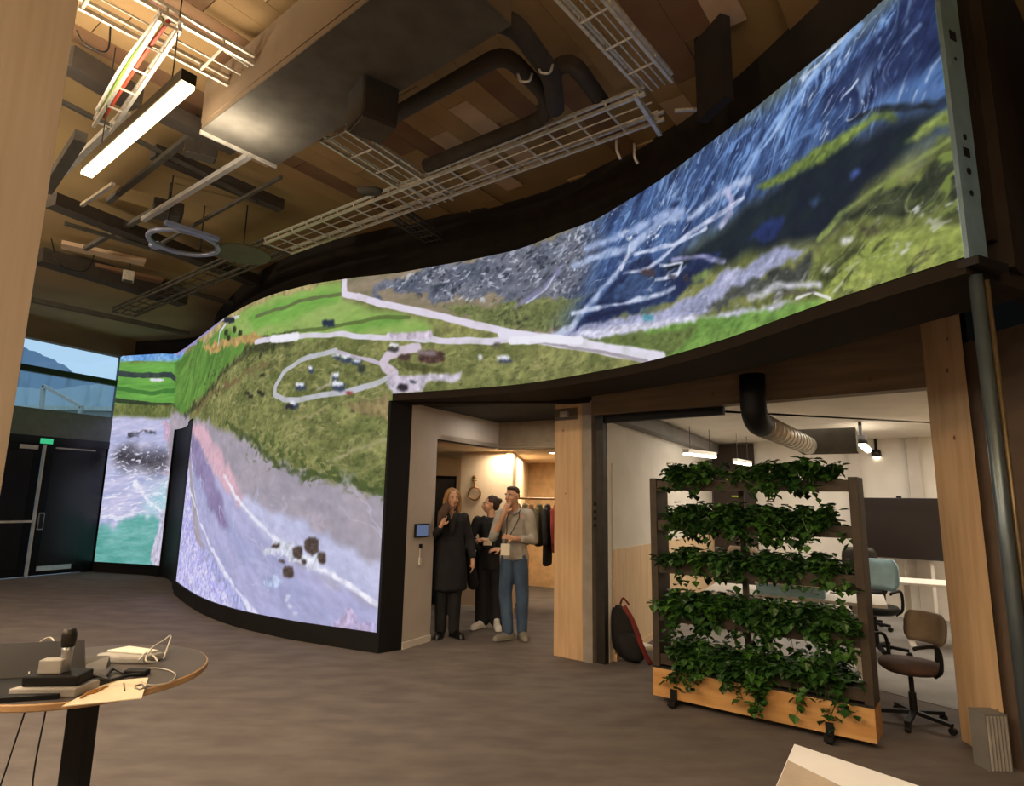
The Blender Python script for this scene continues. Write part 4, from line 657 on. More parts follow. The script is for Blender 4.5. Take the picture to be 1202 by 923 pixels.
ridge('mountain', 500, [(-90, 455), (0, 452), (30, 455), (60, 458), (100, 452), (125, 450), (160, 452)], mat('near_grey_hill', (158, 176, 186), .9), 'paler grey-green hillside behind the harbour shed')
struct('ground_outside', MB().prism([(-900, 20), (300, 20), (300, 1400), (-900, 1400)], -.9, -.8), mat('quay', (110, 118, 118), .6))
hs = aty(78, 470, 60); sh = thing('harbour_shed', 'grey flat harbour shed seen through the lower glazing', 'building', (hs.x, 60, -.8))
MB().box(-14, 0, 0, 12, 6, aty(78, 482, 60).z + .8).build('shed_body', mat('shed_grey', (136, 142, 136), .8), sh)
MB().box(-14, -.2, aty(78, 482, 60).z + .8, 12, 6.2, aty(78, 477, 60).z + .8).build('roof_edge', mat('shed_edge', (190, 200, 192), .6), sh)
g0 = aty(48, 490, 58); gt = thing('ceiling_reflection', 'grey angular bars standing in for the ceiling reflected in the lower glazing', 'reflection', (g0.x, 58, 0))  # bars added to show the ceiling's reflection in the glass
def gp(x, y): q = aty(x, y, 58); return (q.x-g0.x, 0, q.z)
for a, b in [((48, 488), (51, 453)), ((51, 453), (96, 478)), ((96, 478), (93, 488)), ((48, 488), (93, 488))]:
    MB().beam(gp(*a), gp(*b), .3, .3, (0, 1, 0)).build('reflection_bar', 'palegrey', gt)
# near wooden pillar at the left edge
e = aty(44, 310, 1.5); pl = MB().box(e.x-.5, 1.2, 0, e.x, 1.5, CZ)
struct('trim_3', pl, wood_mat('pillar_pine', (240, 220, 194), (226, 202, 172)), bevel=.004)
# ---- structure under / behind the wall on the right
c1a, c1b = V2(.48, 6.78), V2(.84, 6.5); bd = (c1b - c1a).normalized(); bn = V2(-bd.y, bd.x)
cw = MB(); cw.prism([tuple(c1a), tuple(c1a+bd*.355), tuple(c1a+bd*.355+bn*.3), tuple(c1a+bn*.3)], 0, 2.66)
col = thing('timber_column', 'pale pine column between the cloakroom corridor and the office opening', 'column', (0, 0, 0))
cw.build('post', 'wood', col, bevel=.006); 
MB().prism([tuple(c1a+bd*.357), tuple(c1a+bd*.47), tuple(c1a+bd*.47+bn*.3), tuple(c1a+bd*.357+bn*.3)], 0, 2.66).build('side_cladding', mat('grey_cladding', (150, 142, 134), .7), col)
MB().prism([tuple(c1a-bn*.004), tuple(c1a+bd*.3-bn*.004), tuple(c1a+bd*.3), tuple(c1a)], 2.47, 2.60).build('cover_board', mat('dull_board', (110, 98, 84), .8), col)
MB().prism([tuple(c1a+bd*.1-bn*.05), tuple(c1a+bd*.2-bn*.05), tuple(c1a+bd*.2-bn*.002), tuple(c1a+bd*.1-bn*.002)], 2.5, 2.56).build('sensor', 'palegrey', col)
c2a, c2b = V2(3.17, 4.61), V2(3.13, 4.14)
rc = MB().prism([tuple(c2a), tuple(c2b), tuple(c2b+V2(.13, .2)), tuple(c2a+V2(.3, .2))], 0, 3.0)
col2 = thing('timber_column', 'wide knotty pine column at the right of the office opening', 'column', (0, 0, 0))
rc.build('post', 'wood', col2, bevel=.006)
bmb = MB().seg(c1b + bd*.02 + bn*.08, c2a + bd*.25 + bn*.08, .16, 2.5, 3.6)
bb = bmb.build('timber_beam', 'beamwood'); tag(bb, 'long brown timber beam under the video wall over the office opening', 'beam')
# grey louvre box at the foot of the right column
lv = thing('floor_grille', 'grey slatted grille box at the foot of the wide pine column', 'grille', (3.0, 4.1, 0))
MB().box(-.02, 0, 0, .12, .14, .33).build('casing', 'grey', lv)
for k in range(6): MB().box(-.012 + k*.022, -.008, .01, -.002 + k*.022, 0, .32).build('slat', 'palegrey', lv)
# black steel frame of the opening
fr = thing('steel_frame', 'black steel glazing frame beside the pale pine column', 'frame', (0, 0, 0))
fp = c1a + bd*.5
MB().seg(fp, fp + bd*.09, .12, 0, 2.5, .1).build('upright', 'darksteel', fr)
fe = c1a + bd*1.85
MB().seg(fp + bd*.09, fe, .06, 2.42, 2.5, .1).build('head_rail', 'black', fr)
# ---- corridor
A = V2(-1.13, 6.92); A1 = A + d1*.49; B = A + d1*1.9
struct('wall_corridor', MB().seg(A, A1, .12, 0, 2.66, .06).seg(A1, B, .12, 2.30, 2.66, .06), 'corridor')
struct('baseboard_corridor', MB().seg(A, A1 + d1*.004, .012, 0, .07, -.006), 'white')
jb = V2(*track(BAND0, -.02)); struct('trim_4', MB().seg(jb, A - d1*.005 , .12, 0, 2.66, .06), 'black')
Hd = B + d2*1.25
struct('wall_header', MB().seg(B, Hd, .12, 2.28, 2.66, .06), mat('header_beige', (150, 132, 108), .8))
struct('ceiling_corridor', MB().prism([tuple(A-d1*.1), tuple(c1a), tuple(c1b+bn*.3), tuple(Hd), tuple(B)], 2.662, 2.70), mat('dark_soffit', (44, 44, 42), .8))
struct('ceiling_cloakroom', MB().prism([tuple(A1-d2*.0+d1*.05-d2*2.4), tuple(A1+d1*.05), tuple(B), tuple(Hd), tuple(Hd+d1*4.5), tuple(B+d1*4.5-d2*3)], 2.30, 2.36), 'cream')
WC0 = atz(536, 716); WC1 = atz(599, 722); WC0, WC1 = V2(WC0.x, WC0.y), V2(WC1.x, WC1.y)
wd = (WC1-WC0).normalized(); wc = MB().seg(WC0, WC1, .12, 0, 2.3, .06)
R0 = V2(1.6, 11.6); wc.seg(WC1, V2(.35, 12.1), .1, 0, 2.3, .05)
struct('wall_washroom', wc, 'cream')
struct('baseboard_washroom', MB().seg(WC0, WC1, .014, 0, .07, -.008), 'white')
struct('wall_cloakroom', MB().seg(V2(.25, 12.1), V2(3.3, 10.6), .1, 0, 2.3, .05), mat('warm_wall', (214, 178, 132), .8))
struct('wall_recess', MB().seg(V2(-3.2, 9.2), V2(-.6, 11.2), .1, 0, 2.3, .05), 'cream')
cb = thing('wardrobe', 'tall dark cabinet in the recess behind the woman in the long coat', 'cabinet', (-1.35, 9.75, 0), .2)
MB().box(-.4, 0, 0, .5, .4, 1.95).build('body', 'black', cb); MB().box(-.37, -.02, .05, .045, 0, 1.9).build('door', 'blackgloss', cb); MB().box(.055, -.02, .05, .47, 0, 1.9).build('door', 'blackgloss', cb)
# wheelchair symbol hung on the washroom wall
u_, z_ = onplane(558, 574, WC0, wd); wcp = WC0 + wd*u_
sg = thing('wheelchair_sign', 'bronze wheelchair symbol on the cream washroom wall', 'sign', (wcp.x, wcp.y, z_), math.atan2(wd.y, wd.x))
ar = [(math.cos(math.radians(a))*.095, -.025, math.sin(math.radians(a))*.095 - .07) for a in range(100, 405, 15)]
MB().tube(ar, .013, 8).build('wheel', mat('bronze', (150, 104, 56), .4, .6), sg, True)
MB().tube([(-.01, -.025, .12), (0, -.025, .02), (.07, -.025, .0), (.1, -.025, -.06)], .013, 8).build('figure', bpy.data.materials['bronze'], sg, True)
MB().lathe([(.001, -.0), (.03, .01), (.034, .03), (.03, .05), (.001, .06)], (-.01, -.025, .14), 12, 1, .5).build('head', bpy.data.materials['bronze'], sg, True)
MB().box(-.045, -.028, .11, .03, -.012, .125).build('mount', bpy.data.materials['bronze'], sg)
# tablet & sensor on the corridor wall end
struct('wall_light_seal', MB().seg(A - d1*.1, c1b, .1, 2.64, 3.6, .05).seg(c2a + bd*.25 + bn*.08, (4.6, 4.3), .16, 2.66, CZ), 'fascia')  # hidden walls added to stop sky light leaking in above the beam
struct('ceiling_light_seal', MB().prism([(-8, 16), (-6.2, 12.2), track(6.2, .37), track(8, .37), track(9.6, .4), track(11, .42), tuple(c1a+bn*.2), tuple(c1b+bn*.2), tuple(c2a+bn*.25), (9, 4.5), (9, 16)], 2.72, 2.78), 'fascia')  # hidden slab added to block sky light over the back rooms
def onA(x, y): return onplane(x, y, A, d1)
ta, tz = onA(494, 623); p = A + d1*ta
tb = thing('wall_tablet', 'small blue-lit touch panel on the grey-white corridor wall', 'tablet', (p.x, p.y, tz), math.atan2(d1.y, d1.x))
MB().box(-.12, -.025, -.075, .12, -.0, .075).build('bezel', 'black', tb); MB().box(-.105, -.027, -.06, .105, -.025, .06).build('screen', 'tablet', tb)
ta, tz = onA(493, 642); p = A + d1*ta
cr_ = thing('card_reader', 'thin white card reader with dark top under the touch panel', 'switch', (p.x, p.y, tz), math.atan2(d1.y, d1.x))
MB().box(-.02, -.02, -.2, .02, 0, -.12).build('reader', 'white', cr_, bevel=.005); MB().box(-.018, -.02, -.02, .018, 0, .03).build('button_box', 'black', cr_)
MB().box(-.008, -.008, -.12, .008, 0, -.02).build('trunking', 'white', cr_)
# ceiling spot in the cloakroom
q = atz(648, 531, 2.29); sp_ = thing('ceiling_spot', 'tiny bright ceiling spot at the cloakroom edge', 'lamp', (q.x, q.y, 2.3))
MB().lathe([(.05, -.02), (.05, 0)], (0, 0, 0), 16).build('ring', 'white', sp_); MB().lathe([(.035, -.03), (.04, -.02)], (0, 0, 0), 16).build('bulb', 'tube_warm', sp_)
area('cloakroom_light', (.5, 10.2, 2.25), 1.0, 1.0, 55, (1, .8, .54)); area('corridor_light', (-.1, 8.9, 2.26), .5, .3, 16, (1, .84, .64)); area('passage_light', (.1, 7.5, 2.63), .9, .25, 9, (1, .88, .74), (0, 0, -.6))
# ---- office behind the beam
O0 = c1b + bd*.14 + bn*.12; O1 = O0 + d1*4.9; O2 = O1 + d2*5.2
on = V2(-d1.y, d1.x)
struct('wall_office_left', MB().seg(O0, O1, .12, 0, 2.66, .06), 'white')
wn_ = thing('wainscot', 'pale plywood wainscot along the left wall of the office', 'panelling', (0, 0, 0))
MB().seg(O0 + d1*.1, O1, .02, 0.0, 1.1, -.012).build('panel', 'ply', wn_)
struct('baseboard_office', MB().seg(O0 + d1*.1, O1, .014, 0, .07, -.03), 'ply')
MB().seg(O0 + d1*.1, O1, .012, 1.1, 2.0, -.007).build('whiteboard', 'white', None)['label'] = 'white glossy board above the plywood wainscot'
bpy.data.objects['whiteboard']['category'] = 'whiteboard'
MB().seg(O0, O1, .16, 2.44, 2.6, -.08).build('cable_duct', 'grey')['label'] = 'grey trunking along the top of the office left wall'
bpy.data.objects['cable_duct']['category'] = 'duct'
struct('wall_office_back', MB().seg(O1, O2, .12, 0, 2.66, .06), 'white')
struct('wall_office_right', MB().seg(c2a + V2(.3, .2), O2, .12, 0, 2.66, -.06), 'cream')
struct('ceiling_office', MB().prism([tuple(O0-bn*.1), tuple(O1), tuple(O2), tuple(c2a+bd*.4+bn*.2), tuple(c2a+bn*.16), tuple(c1b+bn*.16)], 2.62, 2.68), 'white')
area('office_light', tuple((O0+O2)/2 + d1*.3) + (2.58,), 3.8, 2.2, 95, (1, .91, .78), (0, 0, -.53))
struct('floor_office', MB().prism([tuple(O0+d1*1.6), tuple(O1), tuple(O2), tuple(c2a+bd*.3+d1*.7)], .0, .004), 'floor2')
# ---- office furniture
def office_chair(name, label, loc, rz, back='frame', seat='frame', bh=.35, group=None):
    t = thing(name, label, 'chair', loc, rz, group)
    for k in range(5):
        a = 2*PI*k/5 + .3; c, s = math.cos(a), math.sin(a)
        lg = MB().beam((0, 0, .1), (c*.3, s*.3, .075), .045, .03).build('leg', 'black', t)
        cs = MB().lathe([(.001, -.02), (.028, -.02), (.03, 0), (.028, .02), (.001, .02)], (0, 0, 0), 12)
        cs.v = [(c*.3 + v[2]*-s + v[0]*c, s*.3 + v[2]*c + v[0]*s, .031 + v[1]) for v in cs.v]; cs.build('caster', 'black', lg)
    MB().lathe([(.03, .09), (.03, .26), (.02, .26), (.02, .42)], (0, 0, 0), 14).build('gas_lift', 'black', t)
    prof = [(.001, .43), (.2, .43), (.245, .46), (.25, .49), (.235, .515), (.001, .52)]
    MB().lathe(prof, (0, 0, 0), 28, 1, .95).build('seat', seat, t, True)
    MB().lathe([(.001, .415), (.13, .415), (.17, .43), (.001, .432)], (0, 0, 0), 16).build('seat_pan', 'silver', t)
    vs = []; fs = []; n = 9; mm = 7
    for side in (0, 1):
        for j in range(mm):
            for i in range(n):
                u = i/(n-1)*2-1; v = j/(mm-1); w = .21*(1-.25*(2*v-1)**4); y = .245 + .035*side - .06*u*u
                vs.append((u*w, y - .03 + .04*v, .66 + v*bh))
    for side in (0, 1):
        o_ = side*n*mm
        for j in range(mm-1):
            for i in range(n-1):
                q = (o_+j*n+i, o_+j*n+i+1, o_+(j+1)*n+i+1, o_+(j+1)*n+i); fs.append(q if side == 0 else q[::-1])
    rim = [i for i in range(n)] + [j*n+n-1 for j in range(1, mm)] + [(mm-1)*n+i for i in range(n-2, -1, -1)] + [j*n for j in range(mm-2, 0, -1)]
    for a, b in zip(rim, rim[1:]+rim[:1]): fs.append((b, a, a+n*mm, b+n*mm))
    MB().add(vs, fs).build('backrest', back, t, True)
    MB().tube(spline([(0, .1, .42), (0, .27, .46), (0, .3, .62), (0, .28, .8)], 5), .018, 8).build('back_post', 'black', t, True)
    for sx in (-1, 1):
        MB().tube(spline([(sx*.2, .05, .43), (sx*.27, .05, .5), (sx*.28, .02, .68), (sx*.27, -.16, .69), (sx*.25, -.2, .67)], 4), .016, 8).build('armrest', 'black', t, True)
    return t
q = atz(1074, 850); M['chairtan'] = mat('chair_beige', (150, 132, 112), .8); M['chairbrown'] = mat('chair_brown', (84, 62, 54), .85)
office_chair('office_chair', 'brown office chair with pale back and black arms beside the plant divider', (q.x, q.y, 0), -1.35, 'chairtan', 'chairbrown', .26).scale = (.86, .86, .86)
q = atz(1030, 768); office_chair('office_chair', 'pale blue-backed office chair just right of the plant divider behind the brown chair', (q.x, q.y, 0), -.9, 'paleblue', 'black', .34)
q = atz(1016, 738); office_chair('office_chair', 'dark office chair farther back, right of the plant divider', (q.x, q.y, 0), 2.6, 'darksteel', 'black', .4)
q = atz(880, 740); office_chair('office_chair', 'pale office chair at the desk glimpsed through the middle of the divider', (q.x, q.y, 0), 2.6, 'chairtan', 'black', .4)
def desk(label, c, rz, w=1.6, d=.75, top='white'):
    t = thing('desk', label, 'desk', (c.x, c.y, 0), rz)
    MB().box(-w/2, -d/2, .70, w/2, d/2, .73).build('desktop', top, t, bevel=.003)
    for sx in (-1, 1):
        lg = MB().box(sx*(w/2-.25)-.03, -.04, .04, sx*(w/2-.25)+.03, .04, .70).build('leg', 'white', t)
        MB().box(sx*(w/2-.25)-.03, -.33, 0, sx*(w/2-.25)+.03, .33, .04).build('foot', 'white', lg)
    return t
q = atz(1098, 687, .72); desk('white desk below the large dark monitor', q + Vector((.15, .2, 0)), -.5, 1.1, .6)
q = atz(930, 697, .72); dk = desk('pale desk with papers behind the plant divider', q, -.5)
bx = thing('document_box', 'pale blue box on the desk behind the divider', 'box', (q.x-.05, q.y-.1, .73), -.5)
MB().box(-.3, -.2, 0, .3, .2, .1).build('box_body', 'paleblue', bx); MB().box(-.31, -.21, .1, .31, .21, .13).build('lid', 'white', bx)
# large monitor on its stand
q = atz(1062, 731); mo = thing('large_monitor', 'large dark monitor on a slim stand at the right of the office', 'monitor', (q.x, q.y, 0), -.72)
zc = [aty(1068, yy, q.y).z for yy in (585, 655)]
hw = (proj_w := .0) or .46
MB().box(-.42, 0, zc[1], .56, .05, zc[0]).build('display_panel', mat('monitor_dark', (32, 22, 18), .35), mo, bevel=.006)
MB().box(-.43, -.004, zc[1]-.012, .57, .0, zc[1]).build('lower_bezel', 'black', mo)
MB().box(.02, .05, (zc[0]+zc[1])/2-.1, .1, .12, (zc[0]+zc[1])/2+.1).build('mount', 'black', mo)
MB().box(.03, .0, zc[0], .09, .05, zc[0]+.03).build('camera_clip', 'black', mo)
MB().tube([(.06, .09, zc[1]), (.03, .07, .05)], .014, 8).build('pole', 'silver', mo); MB().lathe([(.07, 0), (.06, .05), (.001, .06)], (.03, .07, 0), 16).build('foot', 'silver', mo)
MB().box(.36, .06, .0, .40, .10, zc[1]+.02).build('white_upright', 'white', mo)
# duct: black elbow coming down in front of the beam and a spiral duct running back
vd = thing('ventilation_duct', 'black elbow and silver spiral duct passing under the beam into the office', 'duct', (0, 0, 0))
q0 = atz(886, 447, 2.62)
p0 = Vector((1.98, 5.28, 2.7)); u0 = onplane(886, 460, V2(1.9, 5.3), bd); P0 = V2(1.9, 5.3) + bd*u0[0] - bn*.06
dd = atz(948, 523, 2.28) - Vector((P0.x, P0.y, 2.28)); DL = dd.length; dd.normalize()
MB().tube([(P0.x, P0.y, 2.68)] + spline([(P0.x, P0.y, 2.5), (P0.x, P0.y, 2.40), (P0.x+dd.x*.03, P0.y+dd.y*.03, 2.34), (P0.x+dd.x*.12, P0.y+dd.y*.12, 2.29), (P0.x+dd.x*.25, P0.y+dd.y*.25, 2.28)], 4), .105, 20).build('elbow', 'black', vd, True)
st = Vector((P0.x+dd.x*.25, P0.y+dd.y*.25, 2.28)); en = st + dd*(DL-.2)
MB().tube([st, en], .10, 24).build('spiral_duct', 'galv', vd, True)
for k in range(int((DL-.3)/.17)):
    c = st + dd*(.05+.17*k); MB().tube([c, c+dd*.015], .106, 24).build('duct_seam', 'galv', vd, True)
MB().box(-.3, -.25, -.13, .3, .25, .13).build('silencer_box', 'duct', vd, loc=tuple(en + dd*.1 + Vector((.22, 0, .06)))).rotation_euler = (0, 0, -.55)
# office lamps
UPL = 3.0
def linear_lamp(name, label, a, b, w, h, m, power=0, col=WARM, hang=None, group=None, upl=None):
    a = Vector(a); b = Vector(b); t = thing(name, label, 'lamp', a, 0, group); d = b-a
    MB().beam((0, 0, h/2+.004), d + Vector((0, 0, h/2+.004)), w, h).build('housing', 'white' if m == 'tube_cool' else 'darksteel', t)
    MB().beam((0, 0, -.012), d + Vector((0, 0, -.012)), w*.86, .026).build('diffuser', m, t)
    if hang:
        for f in (.15, .85): MB().tube([d*f + Vector((0, 0, h)), d*f + Vector((0, 0, hang - a.z))], .004, 6).build('suspension_wire', 'darksteel', t)
    if power:
        L = d.length; rz = math.atan2(d.y, d.x); area(name + '_light', (a+b)/2 + Vector((0, 0, -.035)), L*.98, w*.8, power, col, (0, 0, rz))
        area(name + '_uplight', (a+b)/2 + Vector((0, 0, h+.03)), L*.98, w*.8, power*(UPL if upl is None else upl), col, (PI, 0, -rz))
    return t
def oz(x, y, z): q = atz(x, y, z); return (q.x, q.y, z)
linear_lamp('pendant_lamp', 'slim bright lamp hanging above the left end of the plant divider', oz(805, 532, 2.25), oz(838, 536, 2.25), .09, .05, 'tube_cool', 0, hang=2.62)
linear_lamp('pendant_lamp', 'short bright lamp seen over the divider plants near the dark doorway', oz(863, 542, 2.2), oz(880, 545, 2.2), .07, .04, 'tube_cool', 0, hang=2.62)
for i, (a, b, s) in enumerate([((1011, 521), (1025, 534), 'upper'), ((1029, 536), (1037, 543), 'lower')]):
    t = thing('spot_lamp', s + ' of the two bright tilted spotlights above the large monitor', 'lamp', (0, 0, 0))
    A_, B_ = Vector(oz(*a, 2.35)), Vector(oz(*b, 2.35)); B_ = A_ + (B_-A_).normalized()*min((B_-A_).length, 1.0)
    MB().tube([A_, B_], .042, 14).build('lamp_tube', 'tube_cool', t, True); MB().lathe([(.07, 0), (.06, .1), (.02, .1), (.02, .27)], tuple(A_), 14).build('canopy', 'darksteel', t, True)
# dark doorway with green-yellow posters on the office back wall
u1, z1 = onplane(862, 560, O1, d2); c = O1 + d2*u1
dr = thing('poster_cabinet', 'dark doorway panel with yellow-green frame on the office back wall', 'cabinet', (c.x, c.y, 0), math.atan2(d2.y, d2.x))
MB().box(-.34, -.08, 0, .34, -.02, 2.6).build('dark_panel', mat('dark_brown_door', (52, 38, 30), .7), dr)
M['lime'] = mat('lime_edge', (170, 176, 60), .6)
for (a, b, c_, d_) in [(-.12, 2.1, .16, 2.13), (-.12, 1.8, -.09, 2.1), (.13, 1.9, .16, 2.1), (-.04, 1.7, .16, 1.73)]: MB().box(a, -.1, b, c_, -.08, d_).build('lime_strip', 'lime', dr)
for k, x in enumerate((1000, 1070)):
    u1, _ = onplane(x, 600, O1, d2); c = O1 + d2*u1
    w = MB().seg(c, c + d2*.16, .1, 0, 2.62, -.05); w = w.build('trim_%d' % (5+k), 'corridor'); w['kind'] = 'structure'
# things left by the office wall
c = V2(*atz(733, 776).xy); bp = thing('backpack', 'dark backpack with red edging slumped against the black frame', 'bag', (c.x, c.y, 0), -.35); bp.scale = (1.15, 1.15, 1.1)
def blob(mb, c, r, n=14, mseg=9, sq=.75):
    vs = []; fs = []
    for j in range(mseg+1):
        ph = -PI/2 + PI*j/mseg
        for i in range(n):
            a = 2*PI*i/n; ca, sa = math.cos(a), math.sin(a); cp, spn = math.cos(ph), math.sin(ph)
            f = lambda v: math.copysign(abs(v)**sq, v)
            vs.append((c[0]+r[0]*f(ca)*f(cp), c[1]+r[1]*f(sa)*f(cp), c[2]+r[2]*f(spn)))
    for j in range(mseg):
        for i in range(n): fs.append((j*n+i, j*n+(i+1) % n, (j+1)*n+(i+1) % n, (j+1)*n+i))
    return mb.add(vs, fs)
bmesh_ = MB(); blob(bmesh_, (0, 0, .25), (.15, .11, .25)); bmesh_.v = [(x + (z)*-.35 + .08, y, z) for x, y, z in bmesh_.v]; bmesh_.build('bag_body', 'blackcloth', bp, True)
pk = MB(); blob(pk, (.05, -.1, .15), (.1, .05, .12)); pk.v = [(x + z*-.35 + .08, y, z) for x, y, z in pk.v]; pk.build('front_pocket', 'blackcloth', bp, True)
MB().tube(spline([(.02, -.1, .5), (.10, -.13, .38), (.17, -.13, .18), (.24, -.1, .02)], 5), .022, 8).build('red_strap', 'red', bp, True)
MB().tube(spline([(-.03, 0, .5), (-.0, -.02, .56), (.05, 0, .5)], 5), .01, 6).build('grab_handle', 'red', bp, True)
c = V2(*atz(752, 762).xy); fb = thing('folded_paper_bag', 'flat cream folded bag lying on the floor by the wainscot', 'bag', (c.x, c.y, 0), .5)
MB().box(-.15, -.11, 0, .15, .11, .035).build('folded_body', 'cardboard', fb, bevel=.008); MB().box(-.14, -.105, .036, .12, .05, .042).build('flap', 'paper', fb)
sw = thing('wall_hooks', 'row of small black hooks on the board edge beside the black frame', 'hooks', (0, 0, 0))
for y in (592, 601, 609, 617):
    u_, z_ = onplane(704, y, O0 - on*.08, d1); h = O0 + d1*u_ - on*.03; MB().box(h.x-.015, h.y-.015, z_-.015, h.x+.015, h.y+.015, z_+.015).build('hook', 'black', sw)

# ================================================================== PLANT DIVIDER
g0, g1 = V2(1.27, 5.43), V2(2.52, 4.46); gd = (g1-g0).normalized(); GL = (g1-g0).length
dv = thing('plant_divider', 'dark framed room divider with five rows of planters and an oak base board', 'divider', (g0.x, g0.y, 0), math.atan2(gd.y, gd.x))
MB().box(0, -.13, .055, GL, .13, .27).build('base_board', 'oak', dv, bevel=.003)
for x in (0, GL-.06): MB().box(x+.001, -.12, .27, x+.06, .12, 1.80).build('frame_post', 'frame', dv, bevel=.003)
MB().box(.0, -.13, .27, GL, .13, .285).build('water_tray', 'darksteel', dv)
MB().box(.7, .04, .285, .74, .08, 1.78).build('centre_stile', 'frame', dv)
rows = [(.30, .38), (.64, .73), (1.02, 1.12), (1.37, 1.45), (1.70, 1.78)]
for k, (a, b) in enumerate(rows):
    bxp = MB(); bxp.box(.06, -.11, a, GL-.06, -.09, b).box(.06, .09, a, GL-.06, .11, b).box(.06, -.09, a, GL-.06, .09, a+.015)
    pb = bxp.build('planter_box', 'frame', dv); MB().box(.061, -.089, a+.016, GL-.061, .089, b-.02).build('soil', 'soil', pb)
for x in (.18, GL-.28):
    ft = MB().box(x-.03, -.20, .02, x+.03, .2, .055).build('foot', 'black', dv)
    for sy in (-1, 1): MB().tube([(x-.02, sy*.17, .03), (x+.02, sy*.17, .03)], .03, 12).build('castor', 'black', ft)
    MB().box(x-.025, -.15, .05, x+.025, -.131, .13).build('bracket', 'black', dv)
def plant(name, label, loc, spread, hgt, drop, nleaf, m, seed, group):
    r = random.Random(seed); vs = []; fs = []
    def leaf(p, yaw, tilt, s):
        # five-point ivy-like leaf with a centre fold
        c, sn = math.cos(yaw), math.sin(yaw); ct, st_ = math.cos(tilt), math.sin(tilt); n = len(vs)
        for x, y, z in [(0, 0, 0), (.42, -.5, .1), (.75, -.28, .06), (1.0, 0, -.12), (.75, .28, .06), (.42, .5, .1), (.5, 0, -.06)]:
            x *= s; y *= s; z *= s; X = x*ct + z*st_; Z = -x*st_ + z*ct
            vs.append((p[0] + X*c - y*sn, p[1] + X*sn + y*c, p[2] + Z))
        fs.extend([(n, n+1, n+6), (n+1, n+2, n+6), (n+2, n+3, n+6), (n+3, n+4, n+6), (n+4, n+5, n+6), (n+5, n, n+6)])
    stems = MB()
    ns = 11
    for k in range(ns):
        x0 = r.uniform(-.6, .6)*spread; a = r.uniform(-PI, PI); out_ = r.uniform(.04, .15)
        h = hgt*r.uniform(.35, 1.0); dz = -drop*r.uniform(0, 1) if r.random() < .6 else h*.6; sgn = -1 if r.random() < .7 else 1
        P = spline([(x0, 0, -.03), (x0+r.uniform(-.03, .03), sgn*out_*.4, h), (x0+r.uniform(-.08, .08), sgn*(out_+.03), h*.6), (x0+r.uniform(-.12, .12), sgn*(out_+.06), dz)], 5)
        stems.tube(P, .003, 4)
        for j in range(nleaf//ns):
            f = r.uniform(.25, 1); q = P[min(len(P)-1, int(f*len(P)))]
            leaf((q.x+r.uniform(-.035, .035), q.y+r.uniform(-.03, .03), q.z+r.uniform(-.03, .03)), r.uniform(-PI, PI), r.uniform(-.3, 1.1), r.uniform(.04, .08))
    t = thing(name, label, 'plant', loc, math.atan2(gd.y, gd.x), group)
    o = MB().add(vs, fs).build('foliage', m, t); o['kind'] = 'stuff'
    stems.build('stems', m, t)['kind'] = 'stuff'
    return t
rown = ['bottom', 'second lowest', 'middle', 'second highest', 'top']
rnd = random.Random(5)
dens = [(7, .15, .24, 480), (7, .16, .26, 500), (6, .12, .15, 350), (7, .14, .14, 440), (6, .13, .10, 340)]
for k, (n, hg, dp, nl) in enumerate(dens):
    for i in range(n):
        x = .14 + (GL-.28)*(i+.5)/n + rnd.uniform(-.03, .03)
        if k == 4 and i in (2,): nl_ = 70
        else: nl_ = nl
        p = g0 + gd*x; s = .16
        lb = 'trailing ivy-leaved plant, %s from the left in the %s row of the divider' % (['first', 'second', 'third', 'fourth', 'fifth', 'sixth', 'seventh'][i], rown[k])
        plant('trailing_plant', lb, (p.x, p.y, rows[k][1]-.01), s, hg*(1.25 if k == 4 else 1), dp, nl_, 'leaf' if (i+k) % 2 else 'leaf2', 100*k+i, 'trailing plants in the %s row of the divider' % rown[k])
